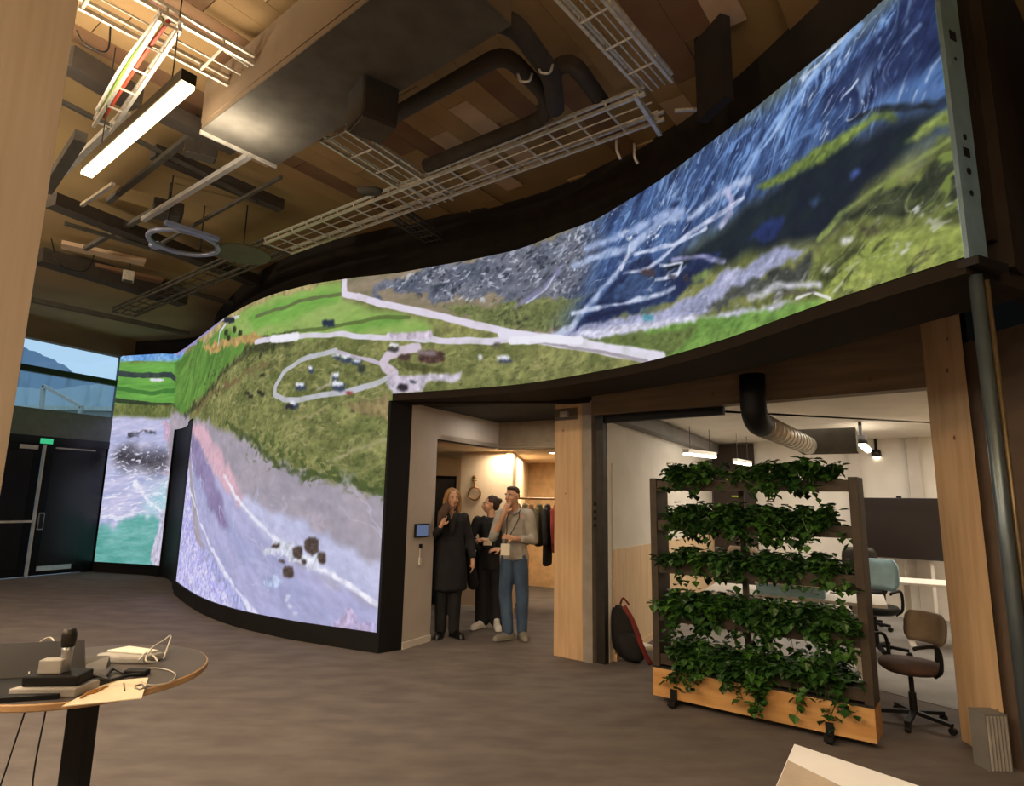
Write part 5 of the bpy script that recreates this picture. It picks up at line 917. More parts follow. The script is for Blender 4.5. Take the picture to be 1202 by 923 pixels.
# ================================================================== PEOPLE
def ico():
    bm = bmesh.new(); bmesh.ops.create_icosphere(bm, subdivisions=2, radius=1); v = [tuple(x.co) for x in bm.verts]; f = [tuple(w.index for w in p.verts) for p in bm.faces]; bm.free(); return np.array(v), f
ICO_V, ICO_F = ico()
class Blob:
    """volume built of overlapping tapered chains, fused into one continuous surface"""
    def __init__(s): s.v = []; s.f = []; s.n = 0
    def ball(s, c, r, rot=0):
        r = np.array(r if hasattr(r, '__len__') else (r, r, r)); P = ICO_V*r
        if rot: c_, s_ = math.cos(rot), math.sin(rot); P = np.stack([P[:, 0]*c_-P[:, 1]*s_, P[:, 0]*s_+P[:, 1]*c_, P[:, 2]], 1)
        s.v += [tuple(q) for q in P+np.array(c)]; s.f += [tuple(i+s.n for i in f) for f in ICO_F]; s.n += len(ICO_V); return s
    def chain(s, pts, rad, step=.35):
        """pts: joints; rad: radius (float or (x,y,z)) at each joint"""
        for (a, b), (ra, rb) in zip(zip(pts, pts[1:]), zip(rad, rad[1:])):
            a = np.array(a, float); b = np.array(b, float)
            ra = np.array(ra if hasattr(ra, '__len__') else (ra,)*3, float); rb = np.array(rb if hasattr(rb, '__len__') else (rb,)*3, float)
            n = max(1, int(np.linalg.norm(b-a)/(min(ra.min(), rb.min())*step)))
            for k in range(n+1): t = k/n; s.ball(a+(b-a)*t, ra+(rb-ra)*t)
        return s
    def build(s, name, m, parent, vox=.009, sm=6):
        me = bpy.data.meshes.new(name); me.from_pydata(s.v, [], s.f); me.update(); o = bpy.data.objects.new(name, me); scene.collection.objects.link(o)
        r = o.modifiers.new('r', 'REMESH'); r.mode = 'VOXEL'; r.voxel_size = vox; r.use_smooth_shade = True
        q = o.modifiers.new('s', 'SMOOTH'); q.iterations = sm; q.factor = .5
        dg = bpy.context.evaluated_depsgraph_get(); me2 = bpy.data.meshes.new_from_object(o.evaluated_get(dg)); o.modifiers.clear()
        o.data = me2; bpy.data.meshes.remove(me); me2.name = name; me2.materials.clear(); me2.materials.append(M[m] if isinstance(m, str) else m)
        me2.polygons.foreach_set('use_smooth', [True]*len(me2.polygons)); o.parent = parent; return o
def hand(b, w, d, side, curl=.5, up=(0, -1, 0)):
    """palm from wrist w along direction d; up = palm normal; five separate fingers"""
    w = Vector(w); d = Vector(d).normalized(); n = Vector(up); n = (n - d*n.dot(d)).normalized(); x = d.cross(n)*side
    b.chain([w, w+d*.03, w+d*.075], [(.026,)*3, (.028,)*3, (.026,)*3]); 
    for k, (off, L) in enumerate([(-.030, .066), (-.010, .076), (.010, .070), (.028, .055)]):
        p = w + d*.08 + x*off; b.chain([w+d*.04+x*off*.8, p], [.013, .0105]); q = p; dirn = d.copy()
        for j in range(3):
            dirn = (dirn*math.cos(curl*.6) + n*math.sin(curl*.6)).normalized(); q2 = q + dirn*L*[.45, .32, .23][j]; b.chain([q, q2], [.0092-.0008*j, .0086-.0008*j]); q = q2
    p = w + d*.02 - x*.024; q = p + (d*.5 - x*.7 + n*.3).normalized()*.04; r = q + (d*.85 - x*.2 + n*.4).normalized()*.032
    b.chain([p, q, r], [.014, .0115, .009])
def head(b, c, yaw, s=1.0):
    """skull, jaw, nose, ears, neck base; yaw turns the face (0 = looking -Y)"""
    cz, sz = math.cos(yaw), math.sin(yaw)
    R = lambda x, y, z: (c[0] + (x*cz - y*sz)*s, c[1] + (x*sz + y*cz)*s, c[2] + z*s)
    b.ball(R(0, .012, .025), (.074*s, .09*s, .088*s), yaw); b.ball(R(0, -.022, -.02), (.06*s, .066*s, .075*s), yaw); b.ball(R(0, -.045, -.075), (.038*s, .038*s, .032*s), yaw)
    b.ball(R(0, -.035, -.05), (.05*s, .048*s, .045*s), yaw)
    b.chain([R(0, -.088, .012), R(0, -.106, -.022)], [.010, .015]); b.ball(R(.013, -.094, -.026), .010); b.ball(R(-.013, -.094, -.026), .010)
    for sx in (-1, 1):
        b.ball(R(sx*.076, .012, -.005), (.011, .018, .032), yaw); b.ball(R(sx*.03, -.083, .026), (.022, .012, .008), yaw); b.ball(R(sx*.038, -.062, -.025), (.022, .02, .02), yaw)
    b.ball(R(0, -.09, -.052), (.022, .010, .006), yaw); b.ball(R(0, -.087, -.064), (.019, .010, .007), yaw)
    return R
def face_parts(R, par, hair):
    for sx in (-1, 1):
        e = MB(); blob(e, R(sx*.03, -.080, .008), (.012, .012, .008), 10, 6, 1); e.build('eye', 'white', par, True)
        p = MB(); blob(p, R(sx*.03, -.090, .008), (.005, .004, .005), 8, 5, 1); p.build('pupil', 'black', par, True)
        MB().tube([R(sx*.014, -.093, .028), R(sx*.03, -.094, .033), R(sx*.048, -.084, .028)], .004, 6).build('eyebrow', hair, par, True)
    MB().tube([R(-.02, -.094, -.058), R(0, -.101, -.057), R(.02, -.094, -.058)], .003, 6).build('mouth', 'lips', par, True)
M['lips'] = mat('lips', (150, 84, 76), .5)
def shoes(par, feet, m, L=.13):
    for (x, y, yaw) in feet:
        b = Blob(); dx, dy = math.sin(yaw), -math.cos(yaw)
        b.chain([(x-dx*.05, y-dy*.05, .05), (x+dx*.06, y+dy*.06, .048), (x+dx*L, y+dy*L, .036)], [(.042, .042, .05), (.046, .046, .044), (.043, .043, .034)]); b.chain([(x-dx*.03, y-dy*.03, .06), (x-dx*.03, y-dy*.03, .10)], [.042, .04])
        b.chain([(x-dx*.06, y-dy*.06, .014), (x+dx*(L+.01), y+dy*(L+.01), .014)], [(.045, .045, .014), (.046, .046, .014)]).build('shoe', m, par, .008, 3)
def lan(par, neck, badge, w=.05, h=.065, m='paper'):
    n, b = Vector(neck), Vector(badge)
    for sx in (-1, 1): MB().tube(spline([n+Vector((sx*.06, .04, .03)), n+Vector((sx*.07, -.055, -.04)), (n+b)/2+Vector((sx*.03, -.02, 0)), b+Vector((0, -.005, h))], 4), .0055, 6).build('lanyard', 'lanyard', par)
    MB().box(b.x-w, b.y-.008, b.z-h, b.x+w, b.y, b.z+h).build('badge', m, par)

# --- woman in the long black coat (left)
q = atz(524, 750); p1 = thing('person', 'person with long blond hair in a knee-length black coat, hand at face', 'person', (q.x, q.y+.05, 0), .15)
b = Blob(); R = head(b, (.01, -.02, 1.60), .25)
b.chain([(0, .01, 1.40), (.005, -.0, 1.52)], [.06, .052]); b.chain([(0, .02, .95), (0, .02, 1.12), (0, .01, 1.34)], [(.15, .10, .1), (.125, .09, .1), (.15, .09, .09)])
b.chain([(-.17, .02, 1.38), (-.25, -.06, 1.14), (-.13, -.22, 1.27)], [.045, .036, .026]); hand(b, (-.12, -.225, 1.29), (.28, .25, 1), 1, .7, (.2, 1, .1))
b.chain([(.17, .02, 1.38), (.24, .05, 1.11), (.27, -.06, .90)], [.045, .036, .026]); hand(b, (.272, -.07, .885), (.05, -.2, -1), -1, .5, (-1, 0, 0))
for sx in (-1, 1): b.chain([(sx*.09, .02, .92), (sx*.08, .03, .5), (sx*.07, .04, .09)], [.085, .055, .038]); b.chain([(sx*.07, .04, .08), (sx*.07, .03, .05)], [.03, .026])
b.build('body', 'skin', p1, .007, 3); face_parts(R, p1, 'blond')
h = Blob(); h.ball(R(0, .035, .035), (.092, .098, .10), .25); h.ball(R(0, .06, -.03), (.088, .07, .11), .25)
for sx in (-1, 1): h.chain([R(sx*.06, -.02, .07), R(sx*.088, .0, -.02), R(sx*.088, .01, -.12), R(sx*.075, .01, -.2)], [.034, .032, .032, .022])
h.chain([R(0, .07, -.05), R(0, .07, -.17)], [(.085, .045, .06), (.08, .035, .05)]); h.build('hair', 'blond', p1, .008, 3)
c = Blob(); c.chain([(0, .02, .56), (0, .02, .8), (0, .02, 1.0), (0, .015, 1.16), (0, .015, 1.33), (0, .015, 1.40)], [(.235, .15, .06), (.22, .145, .1), (.195, .135, .1), (.17, .12, .1), (.19, .115, .08), (.13, .085, .05)])
c.chain([(-.16, .02, 1.375), (-.245, -.06, 1.13), (-.14, -.205, 1.24)], [.064, .058, .046]); c.chain([(.16, .02, 1.375), (.235, .05, 1.11), (.27, -.045, .93)], [.064, .056, .048])
c.build('long_coat', 'coat', p1, .011, 5)
lp = Blob()
for sx in (-1, 1): lp.chain([(sx*.05, -.075, 1.46), (sx*.035, -.12, 1.36), (sx*.0+.01, -.125, 1.2)], [.028, .03, .022])
lp.build('lapels', 'blackcloth', p1, .009, 3)
MB().box(-.04, -.112, 1.28, .045, -.10, 1.45).build('blouse', mat('beige_blouse', (150, 112, 86), .8), p1)
sc_ = Blob(); sc_.chain([(-.07, -.13, 1.50), (-.11, -.17, 1.42), (-.13, -.2, 1.3)], [.05, .06, .04]); sc_.build('scarf', mat('brown_scarf', (84, 62, 48), .9), p1, .01, 3)
t = Blob()
for sx in (-1, 1): t.chain([(sx*.09, .02, .75), (sx*.082, .03, .45), (sx*.077, .02, .09)], [.105, .08, .07])
t.build('trousers', 'trouser', p1, .011, 4); shoes(p1, [(-.08, .03, -.25), (.09, .0, .55)], 'leather')

# --- woman with tied dark hair (middle), face in profile to the left
q = atz(574, 738); p2 = thing('person', 'person with tied dark hair and black clothes, pale badge and white sneakers, face in profile', 'person', (q.x, q.y+.02, 0), -.1)
b = Blob(); R = head(b, (-.02, -.01, 1.53), -1.25, .97)
b.chain([(0, .01, 1.34), (-.01, .0, 1.45)], [.058, .052]); b.chain([(0, .01, .92), (0, .01, 1.1), (0, .01, 1.29)], [(.16, .11, .1), (.14, .10, .1), (.16, .095, .09)])
b.chain([(-.18, .01, 1.32), (-.27, -.07, 1.07), (-.15, -.22, 1.08)], [.045, .037, .027]); hand(b, (-.14, -.225, 1.08), (.9, -.25, .25), 1, .6, (0, 0, -1))
b.chain([(.18, .01, 1.32), (.24, .03, 1.06), (.15, -.16, .98)], [.045, .037, .027]); hand(b, (.14, -.17, .98), (-1, -.3, .0), -1, .6, (0, .5, -1))
for sx in (-1, 1): b.chain([(sx*.09, .02, .88), (sx*.085, .03, .48), (sx*.08, .03, .09)], [.09, .058, .04]); b.chain([(sx*.08, .0, .08), (sx*.08, -.01, .05)], [.03, .026])
b.build('body', 'skin', p2, .007, 3); face_parts(R, p2, 'brunet')
h = Blob(); h.ball(R(0, .035, .045), (.088, .09, .085), -1.25); h.ball(R(0, .07, .0), (.075, .06, .08), -1.25); h.ball(R(0, .125, .05), .042); h.build('hair', 'brunet', p2, .008, 3)
c = Blob(); c.chain([(0, .01, .74), (0, .01, .95), (0, .01, 1.12), (0, .01, 1.28), (0, .01, 1.335)], [(.19, .135, .06), (.185, .135, .1), (.165, .125, .1), (.185, .115, .07), (.12, .085, .05)])
c.chain([(-.18, .01, 1.32), (-.275, -.07, 1.065), (-.18, -.2, 1.075)], [.07, .06, .046]); c.chain([(.18, .01, 1.32), (.25, .03, 1.055), (.17, -.14, .98)], [.07, .06, .046])
for sx in (-1, 1): c.chain([(sx*.10, .0, 1.36), (sx*.075, -.10, 1.22), (sx*.06, -.13, 1.0)], [.032, .03, .025])
c.build('jacket', 'blackcloth', p2, .011, 4)
t = Blob()
for sx in (-1, 1): t.chain([(sx*.085, .01, .9), (sx*.09, .02, .5), (sx*.095, .03, .10)], [(.12, .13, .1), .105, .098])
t.build('wide_trousers', 'trouser', p2, .011, 4); shoes(p2, [(-.11, -.05, -.5), (.11, -.08, .25)], 'sneaker'); lan(p2, (0, -.09, 1.33), (-.02, -.165, 1.07), .055, .045, 'cardboard')
# the coat she carries over her arm is a thing of its own
q2 = p2.location; ct = thing('carried_coat', 'black coat hanging from the forearm of the person with tied hair', 'coat', (q2.x-.17, q2.y-.2, 0), -.1)
c = Blob(); c.chain([(-.10, 0, 1.0), (-.08, .01, .8), (-.04, .02, .56)], [(.045, .07, .08), (.07, .06, .1), (.075, .05, .08)]); c.chain([(-.1, 0, 1.06), (.02, -.03, 1.0)], [.04, .04]); c.build('coat_cloth', 'coat', ct, .011, 4)

# --- man in grey shirt and jeans (right)
q = atz(602, 751); p3 = thing('person', 'person with short hair in a light grey shirt, jeans and grey sneakers, hand on chin', 'person', (q.x, q.y+.02, 0), -.15)
b = Blob(); R = head(b, (-.03, -.05, 1.635), -.45)
b.chain([(0, .01, 1.44), (-.015, -.015, 1.57)], [.066, .058]); b.chain([(0, .01, .96), (0, .01, 1.15), (0, .01, 1.38)], [(.155, .105, .1), (.145, .10, .1), (.175, .10, .09)])
b.chain([(-.18, .0, 1.42), (-.235, -.12, 1.16), (-.10, -.19, 1.43)], [.05, .042, .03]); hand(b, (-.095, -.192, 1.45), (.3, .25, 1), 1, .8, (.3, 1, .2))
b.chain([(.18, .0, 1.42), (.225, -.03, 1.14), (.04, -.20, 1.15)], [.05, .042, .03]); hand(b, (.02, -.205, 1.155), (-1, -.05, .25), -1, .7, (0, .6, -.4))
b.chain([(-.09, .02, .94), (-.09, -.02, .5), (-.04, -.06, .09)], [.09, .06, .042]); b.chain([(.09, .02, .94), (.10, .02, .5), (.10, .06, .09)], [.09, .06, .042])
b.build('body', 'skin', p3, .007, 3); face_parts(R, p3, 'shorthair')
h = Blob(); h.ball(R(0, .03, .06), (.08, .088, .068), -.45); h.ball(R(0, .06, .01), (.07, .055, .06), -.45); h.ball(R(0, -.03, .098), (.055, .045, .024), -.45); h.build('hair', 'shorthair', p3, .007, 3)
c = Blob(); c.chain([(0, .01, .92), (0, .01, 1.05), (0, .01, 1.2), (0, .01, 1.36), (0, .01, 1.43)], [(.182, .135, .04), (.155, .12, .08), (.16, .115, .1), (.185, .115, .06), (.12, .085, .05)])
c.chain([(-.175, .0, 1.405), (-.24, -.12, 1.155), (-.21, -.135, 1.2)], [.074, .056, .052]); c.chain([(.175, .0, 1.405), (.232, -.03, 1.13), (.12, -.145, 1.145)], [.074, .058, .046])
for sx in (-1, 1): c.chain([(sx*.05, .01, 1.435), (sx*.175, .0, 1.425)], [.062, .066])
c.build('shirt', 'shirt', p3, .010, 3)
cl = Blob(); cl.chain([(-.07, .03, 1.475), (-.05, -.06, 1.47), (0, -.09, 1.42)], [.022, .02, .015]); cl.chain([(.07, .03, 1.475), (.05, -.06, 1.47), (0, -.09, 1.42)], [.022, .02, .015]); cl.build('collar', 'shirt', p3, .008, 2)
t = Blob(); t.chain([(-.075, .01, .93), (-.095, -.02, .5), (-.05, -.055, .10)], [(.095, .115, .08), .083, .066]); t.chain([(.075, .01, .93), (.10, .02, .5), (.10, .055, .10)], [(.095, .115, .08), .083, .066]); t.build('jeans', 'jeans', p3, .010, 3)
shoes(p3, [(-.05, -.07, -.85), (.10, .05, .4)], 'greyshoe', .15); lan(p3, (0, -.10, 1.42), (-.07, -.245, 1.03), .052, .065)

# --- coat rack with coats
rk0, rk1 = atz(606, 716), atz(650, 712); rz_ = aty(628, 588, 9.7).z
k0 = Vector((.06, 9.75, 0)); k1 = Vector((.95, 9.35, 0)); kd = (k1-k0).normalized()
rk = thing('coat_rack', 'dark metal coat rail in the cloakroom behind the person in the grey shirt', 'coat rack', tuple(k0))
MB().tube([(0, 0, 1.62), (k1-k0) + Vector((0, 0, 1.62))], .016, 8).build('rail', mat('rail_bronze', (110, 84, 60), .4, .6), rk)
for f in (0.02, .98):
    o_ = (k1-k0)*f; MB().tube([o_ + Vector((0, 0, .04)), o_ + Vector((0, 0, 1.62))], .014, 8).build('upright', 'darksteel', rk); MB().beam(o_ + Vector((.15, .25, .02)), o_ - Vector((.15, .25, -.02)), .04, .04).build('foot', 'darksteel', rk)
coats = [('coat', 'black', .06, .95), ('olive', 'olive green', .2, .62), ('tan', 'brown', .30, .58), ('olive', 'olive second', .44, .62), ('blackcloth', 'black', .58, .9), ('red', 'dark red', .72, .7), ('coat', 'black third', .86, .85)]
lbl = ['long black coat at the near end of the coat rail', 'olive green jacket beside the long black coat on the rail', 'brown jacket between the two olive jackets on the rail', 'olive jacket nearer the pine column, right of the brown jacket on the rail', 'black coat between the olive jacket and the red jacket on the rail', 'dark red jacket on the rail beside the pine column', 'last black coat on the rail, behind the pine column']
for (mm, _, f, L), lb in zip(coats, lbl):
    o_ = k0 + (k1-k0)*f; ck = thing('hanging_coat', lb, 'coat', (o_.x, o_.y, 0), math.atan2(kd.y, kd.x)+.15, 'coats on the rail')
    c = Blob(); c.chain([(0, 0, 1.52), (0, 0, 1.36), (0, 0, 1.56-L)], [(.04, .13, .03), (.06, .22, .06), (.06, .23, .04)]); 
    for sy in (-1, 1): c.chain([(0, sy*.2, 1.44), (.01, sy*.25, 1.2), (.02, sy*.24, .98)], [.05, .05, .045])
    c.build('garment', mm, ck, .014, 4); MB().tube([(0, 0, 1.53), (0, 0, 1.60), (.0, .02, 1.64)], .004, 6).build('hanger_hook', 'silver', ck)
# ================================================================== STANDING TABLE, bottom left
TZ = .96; tc = atz(104, 786, TZ); TR_ = .395
tt = thing('standing_table', 'round grey-brown standing table with pale plywood rim and a black leg at the lower left', 'table', (tc.x, tc.y, 0))
MB().lathe([(TR_-.004, TZ-.024), (TR_, TZ-.02), (TR_, TZ-.004), (TR_-.003, TZ-.001)], (0, 0, 0), 72).build('plywood_rim', 'edge', tt)
MB().lathe([(.001, TZ-.001), (TR_-.006, TZ-.001), (TR_-.006, TZ), (.001, TZ)], (0, 0, 0), 72).build('tabletop', 'tabletop', tt)
ty = atz(118, 850, .7); MB().box(-.035, -.035, .02, .035, .035, TZ-.03).build('leg', 'black', tt); MB().lathe([(.3, 0), (.3, .012), (.04, .02)], (0, 0, 0), 40).build('base_plate', 'black', tt)
def tp(x, y, dz=0): q = atz(x, y, TZ); return Vector((q.x, q.y, TZ+dz))
# laptop, open, its dark lid towards the viewer
a, b_ = tp(-70, 806), tp(100, 796); dl = (b_-a).normalized(); lw = thing('laptop', 'open dark laptop at the left edge of the round table', 'laptop', tuple(a), math.atan2(dl.y, dl.x))
L = (b_-a).length
vs = [(0, 0, .0), (L, 0, .0), (L-.03, .04, .118), (-.02, .04, .118)]; n_ = (0, .008, 0)
MB().add([(x, y, z) for x, y, z in vs] + [(x, y+.008, z) for x, y, z in vs], [(0, 1, 2, 3), (7, 6, 5, 4), (0, 4, 5, 1), (1, 5, 6, 2), (2, 6, 7, 3), (3, 7, 4, 0)]).build('lid', mat('laptop_dark', (42, 37, 35), .4), lw)
MB().box(0, -.24, 0, L, -.0, .014).build('keyboard_base', 'black', lw)
# charging station with a microphone
p = tp(64, 814); cs = thing('charging_station', 'grey and black charging station holding the microphone on the round table', 'charger', tuple(p), .1)
MB().prism([(-.11, -.05), (.09, -.05), (.11, .05), (-.08, .06)], 0, .028).build('grey_foot', 'palegrey', cs, bevel=.004); MB().box(-.085, -.035, .028, .085, .055, .062).build('black_body', 'black', cs, bevel=.006)
MB().prism([(-.05, -.02), (.02, -.02), (.02, .02), (-.05, .02)], .062, .105).build('grey_riser', 'palegrey', cs, bevel=.004)
mc = thing('microphone', 'silver handheld microphone with dark mesh head standing upright on the round table', 'microphone', (p.x+.01, p.y+.02, p.z+.02))
mc.scale = (.85, .85, .85)
MB().lathe([(.016, 0), (.017, .03), (.019, .12), (.021, .14)], (0, 0, 0), 20).build('handle', 'silver', mc, True); MB().lathe([(.012, .138), (.023, .145), (.026, .165), (.026, .185), (.02, .203), (.001, .208)], (0, 0, 0), 20).build('mesh_head', 'darksteel', mc, True)
MB().lathe([(.0225, .140), (.0225, .147)], (0, 0, 0), 20).build('collar_ring', 'black', mc)
# grey-white box of accessories
p = tp(146, 776); wb = thing('white_packet', 'off-white flat cloth-wrapped packet at the back of the round table', 'packet', tuple(p), -.15)
MB().prism([(-.10, -.03), (.02, -.05), (.11, -.03), (.13, .05), (-.06, .09)], 0, .028).build('packet_body', 'palegrey', wb, bevel=.008); MB().prism([(-.08, .0), (.09, -.01), (.11, .045), (-.05, .08)], .0285, .036).build('top_fold', 'paper', wb, bevel=.003)
p = tp(104, 785); gb = thing('grey_notebook', 'small grey wedge-shaped folder between laptop and white packet', 'folder', tuple(p), .3)
MB().add([(-.06, -.04, 0), (.06, -.02, 0), (.06, .04, 0), (-.06, .03, 0), (-.05, -.0, .045), (.055, .03, .035)], [(0, 3, 2, 1), (0, 1, 5, 4), (3, 4, 5, 2), (0, 4, 3), (1, 2, 5)]).build('cover', 'grey', gb)
# card with ochre print
k = [tp(72, 831), tp(166, 821), tp(174, 797), tp(128, 801)]; c0 = k[0]
cd = thing('printed_card', 'cream printed card with ochre drawing on the front of the round table', 'card', tuple(c0)); MB().prism([(q.x-c0.x, q.y-c0.y) for q in k], .001, .004).build('card_sheet', 'cardboard', cd)
def stroke(mb, pts, w=.004):
    pts = [tp(*q) - c0 + Vector((0, 0, .0055)) for q in pts]
    return mb.tube(pts, w, 5)
stroke(stroke(MB(), [(95, 822), (104, 815), (116, 812), (126, 808)], .005), [(100, 818), (110, 816), (120, 811)], .004).build('ochre_print', 'orangeink', cd)
stroke(MB(), [(145, 804), (146, 813)], .002).build('ink_line', 'cableblack', cd); stroke(stroke(MB(), [(158, 808), (166, 806), (170, 810)], .004), [(158, 810), (164, 812), (170, 809)], .003).build('dark_print', 'grey', cd)
def cable(label, pts, r, m, nm='cable'):
    P = spline(pts, 8); c0_ = P[0]; o = MB().tube([q-c0_ for q in P], r, 6).build(nm, m, None, True); o.location = c0_; tag(o, label, 'cable'); return o
cable('pale cable looping from the charging station up to the laptop', [tp(33, 806, .01), tp(34, 790, .05), tp(42, 780, .075), tp(54, 776, .085), tp(60, 780, .08), tp(60, 790, .07)], .0028, 'cable')
cable('thin pale cable loop lying on the right part of the table', [tp(138, 800, .004), tp(160, 789, .004), tp(185, 786, .004), tp(205, 792, .004), tp(200, 802, .004), tp(178, 806, .004), tp(165, 802, .004)], .002, 'cable')
cable('white cable bundle sprawling over the end of the white packet', [tp(162, 782, .02), tp(172, 779, .04), tp(184, 783, .02), tp(170, 786, .03), tp(176, 778, .05), tp(190, 768, .05), tp(199, 762, .05), tp(192, 776, .01)], .0035, 'cable')
cable('black cable tangle between charging station and white packet', [tp(82, 812, .006), tp(96, 806, .012), tp(104, 798, .014), tp(120, 800, .006), tp(132, 790, .012), tp(146, 793, .008), tp(160, 792, .01), tp(172, 793, .006), tp(150, 797, .01), tp(118, 806, .008), tp(88, 818, .006)], .006, 'cableblack')
cable('second black cable tangle beside the card', [tp(84, 816, .006), tp(100, 810, .014), tp(112, 806, .02), tp(128, 803, .01), tp(112, 800, .018), tp(98, 804, .012), (tp(80, 808, .008))], .007, 'darksteel')
pt = thing('black_adapter', 'black adapter plug on the table beside the card and cable loop', 'adapter', tuple(tp(160, 793))); MB().box(-.04, -.015, 0, .04, .02, .02).build('adapter_body', 'black', pt, bevel=.005)
for i, (x, yb, mm) in enumerate([(30, 834, 0), (54, 833, 1)]):
    t0 = atz(x, yb, TZ-.03); 
    pts = [t0, t0+Vector((-.01, .0, -.2)), t0+Vector((.012, 0, -.42)), t0+Vector((-.02, .02, -.7)), Vector((t0.x-.03, t0.y, .006))]
    if mm == 0: pts = [t0, t0+Vector((-.03, .0, -.15)), t0+Vector((-.055, 0, -.28)), t0+Vector((-.04, 0, -.3)), t0+Vector((-.07, .02, -.5)), Vector((t0.x-.1, t0.y, .006))]
    cable(['thin dark cable hanging farther left under the round table', 'thin dark cable hanging under the round table nearer its leg'][mm], pts, .0025, 'cableblack')
# white table corner at the bottom right
WZ = .76; a = atz(932, 873, WZ); r_ = atz(1090, 926, WZ); l_ = atz(903, 940, WZ)
e1_ = (r_-a); e2_ = (l_-a); e1_.normalize(); e2_.normalize(); wt = thing('white_side_table', 'white table corner poking into the frame at the lower right', 'table', (a.x, a.y, 0))
A_, B_, C_, D_ = Vector((0, 0, 0)), e1_*1.2, e1_*1.2+e2_*.7, e2_*.7
MB().prism([(q.x, q.y) for q in (A_, B_, C_, D_)], WZ-.03, WZ).build('tabletop', mat('bright_white', (246, 248, 252), .6, 0, (240, 242, 246), 4), wt, bevel=.003)
cc = (A_+C_)/2
for f, g in ((.1, .1), (1.1, .1), (1.1, .6), (.1, .6)):
    q = e1_*f + e2_*g; MB().tube([(q.x, q.y, 0), (q.x, q.y, WZ-.03)], .02, 10).build('leg', 'palegrey', wt)
s0 = atz(925, 894, WZ) - a; s1 = atz(990, 926, WZ) - a
pp_ = thing('grey_sheet', 'pale grey sheet lying on the white table corner at the lower right', 'sheet', (a.x, a.y, WZ))
sv = (s1-s0).normalized(); MB().prism([(s0.x, s0.y), (s1.x, s1.y), (s1.x+e2_.x*.3, s1.y+e2_.y*.3), (s0.x+e2_.x*.3, s0.y+e2_.y*.3)], .001, .004).build('sheet', mat('sheet_grey', (190, 178, 164), .8), pp_)

# ================================================================== CEILING GEAR
# planks of different tint under the slab
cp = d1_p = V2(.6, .8); cq = V2(.79, -.61)
rnd = random.Random(11); ceiling = bpy.data.objects['ceiling']; shared = {}
def plank(c, L, m):
    key = (round(L, 1), m)
    if key not in shared:
        shared[key] = MB().box(-L/2+.004, -.106, -.02, L/2-.004, .106, 0).build('plank', m, ceiling); o = shared[key]
    else: o = shared[key].copy(); scene.collection.objects.link(o); o.parent = ceiling
    o.location = (c.x, c.y, CZ-.0005); o.rotation_euler = (0, 0, math.atan2(cp.y, cp.x)); return o
n_pl = 0
for r in range(-9, 22):
    off = rnd.uniform(0, 1)
    for k in range(-3, 6):
        c = V2(-1.6, 3.6) + cq*(r*.215) + cp*((k+off)*1.2)
        if not (-4.2 < c.x < 2.2 and 2.2 < c.y < 7.2): continue
        if (c - V2(*track(11.5, .1))).length < .6: continue
        d = c - V2(-1.6, 3.6); pr = rnd.random()
        m = 'plank_a' if pr < .62 else ('plank_b' if pr < .9 else 'plank_c')
        # keep clear of the black fascia
        ds = min((c-V2(*track(s, .2))).length for s in np.arange(8, 15, .4)); dn = min(((c+cp*.6)-V2(*track(s, .2))).length for s in np.arange(8, 15, .4))
        if ds < .25 or dn < .12: continue
        plank(c, 1.2, m); n_pl += 1
# big rectangular duct
D0, D1_, D2_ = atz(280, 173, 4.3), atz(325, 194, 4.3), atz(600, 30, 4.3)
dd_ = (D2_-D1_).normalized(); wv = (D0-D1_); wv -= dd_*wv.dot(dd_); wv.normalize(); Lw = .62
def q2(v): return (v.x, v.y)
bd_ = thing('main_duct', 'big grey rectangular duct box running across under the timber ceiling', 'duct', (D1_.x, D1_.y, 4.3))
LL = (D2_-D1_).length; P4 = [Vector((0, 0, 0)), dd_*LL, dd_*LL+wv*Lw, wv*Lw]
MB().prism([q2(v) for v in P4], .012, .42).build('duct_body', 'brown', bd_); MB().prism([q2(v) for v in P4], 0, .011).build('bottom_sheet', 'duct', bd_)
MB().beam(wv*Lw*.0 + Vector((0, 0, -.01)) - dd_*.01, wv*Lw - dd_*.01 + Vector((0, 0, -.01)), .02, .03).build('end_flange', 'galv', bd_)
nn = MB().seg(q2(wv*Lw), q2(wv*Lw+dd_*LL), .012, .05, .40); nn.build('side_sheet', 'brown', bd_)
# cable ladders
def tray(label, a, b, c_, z, step, m='galv', sub=1, group=None, dz=.06, r=.012):
    """wire cable ladder from a to b (pixels of one edge), c_ = pixel of the opposite edge at a"""
    A_ = atz(*a, z); B_ = atz(*b, z); d = (B_-A_); L = d.length; d.normalize(); w = atz(*c_, z)-A_; w -= d*w.dot(d); W = w.length; w.normalize()
    t = thing('cable_ladder', label, 'cable tray', tuple(A_), 0, group)
    for f in (0, 1):
        e = w*W*f; rl = MB(); rl.beam(e, e+d*L, r*1.8, r*2.2).beam(e+Vector((0, 0, dz)), e+d*L+Vector((0, 0, dz)), r*1.8, r*1.8); rl.build('side_rail', m, t)
    for s_ in range(sub):
        e = w*W*(s_+1)/(sub+1); MB().tube([e, e+d*L], r*.6, 5).build('wire', m, t)
    n = int(L/step); base = None
    for k in range(n+1):
        e = d*(k*step+.02)
        if base is None:
            mb = MB(); mb.tube([Vector((0, 0, dz)), Vector((0, 0, 0)), w*W, w*W+Vector((0, 0, dz))], r*.75, 5); base = mb.build('rung', m, t); base.location = e
        else: o = base.copy(); scene.collection.objects.link(o); o.parent = t; o.location = e
    return t
tray('long steel cable ladder running in front of the video wall top', (310, 286), (757, 110), (330, 302), 4.5, .26, sub=2)
tray('far continuation of the cable ladder above the left screen', (132, 366), (308, 287), (152, 374), 4.5, .3, m='duct', sub=2)
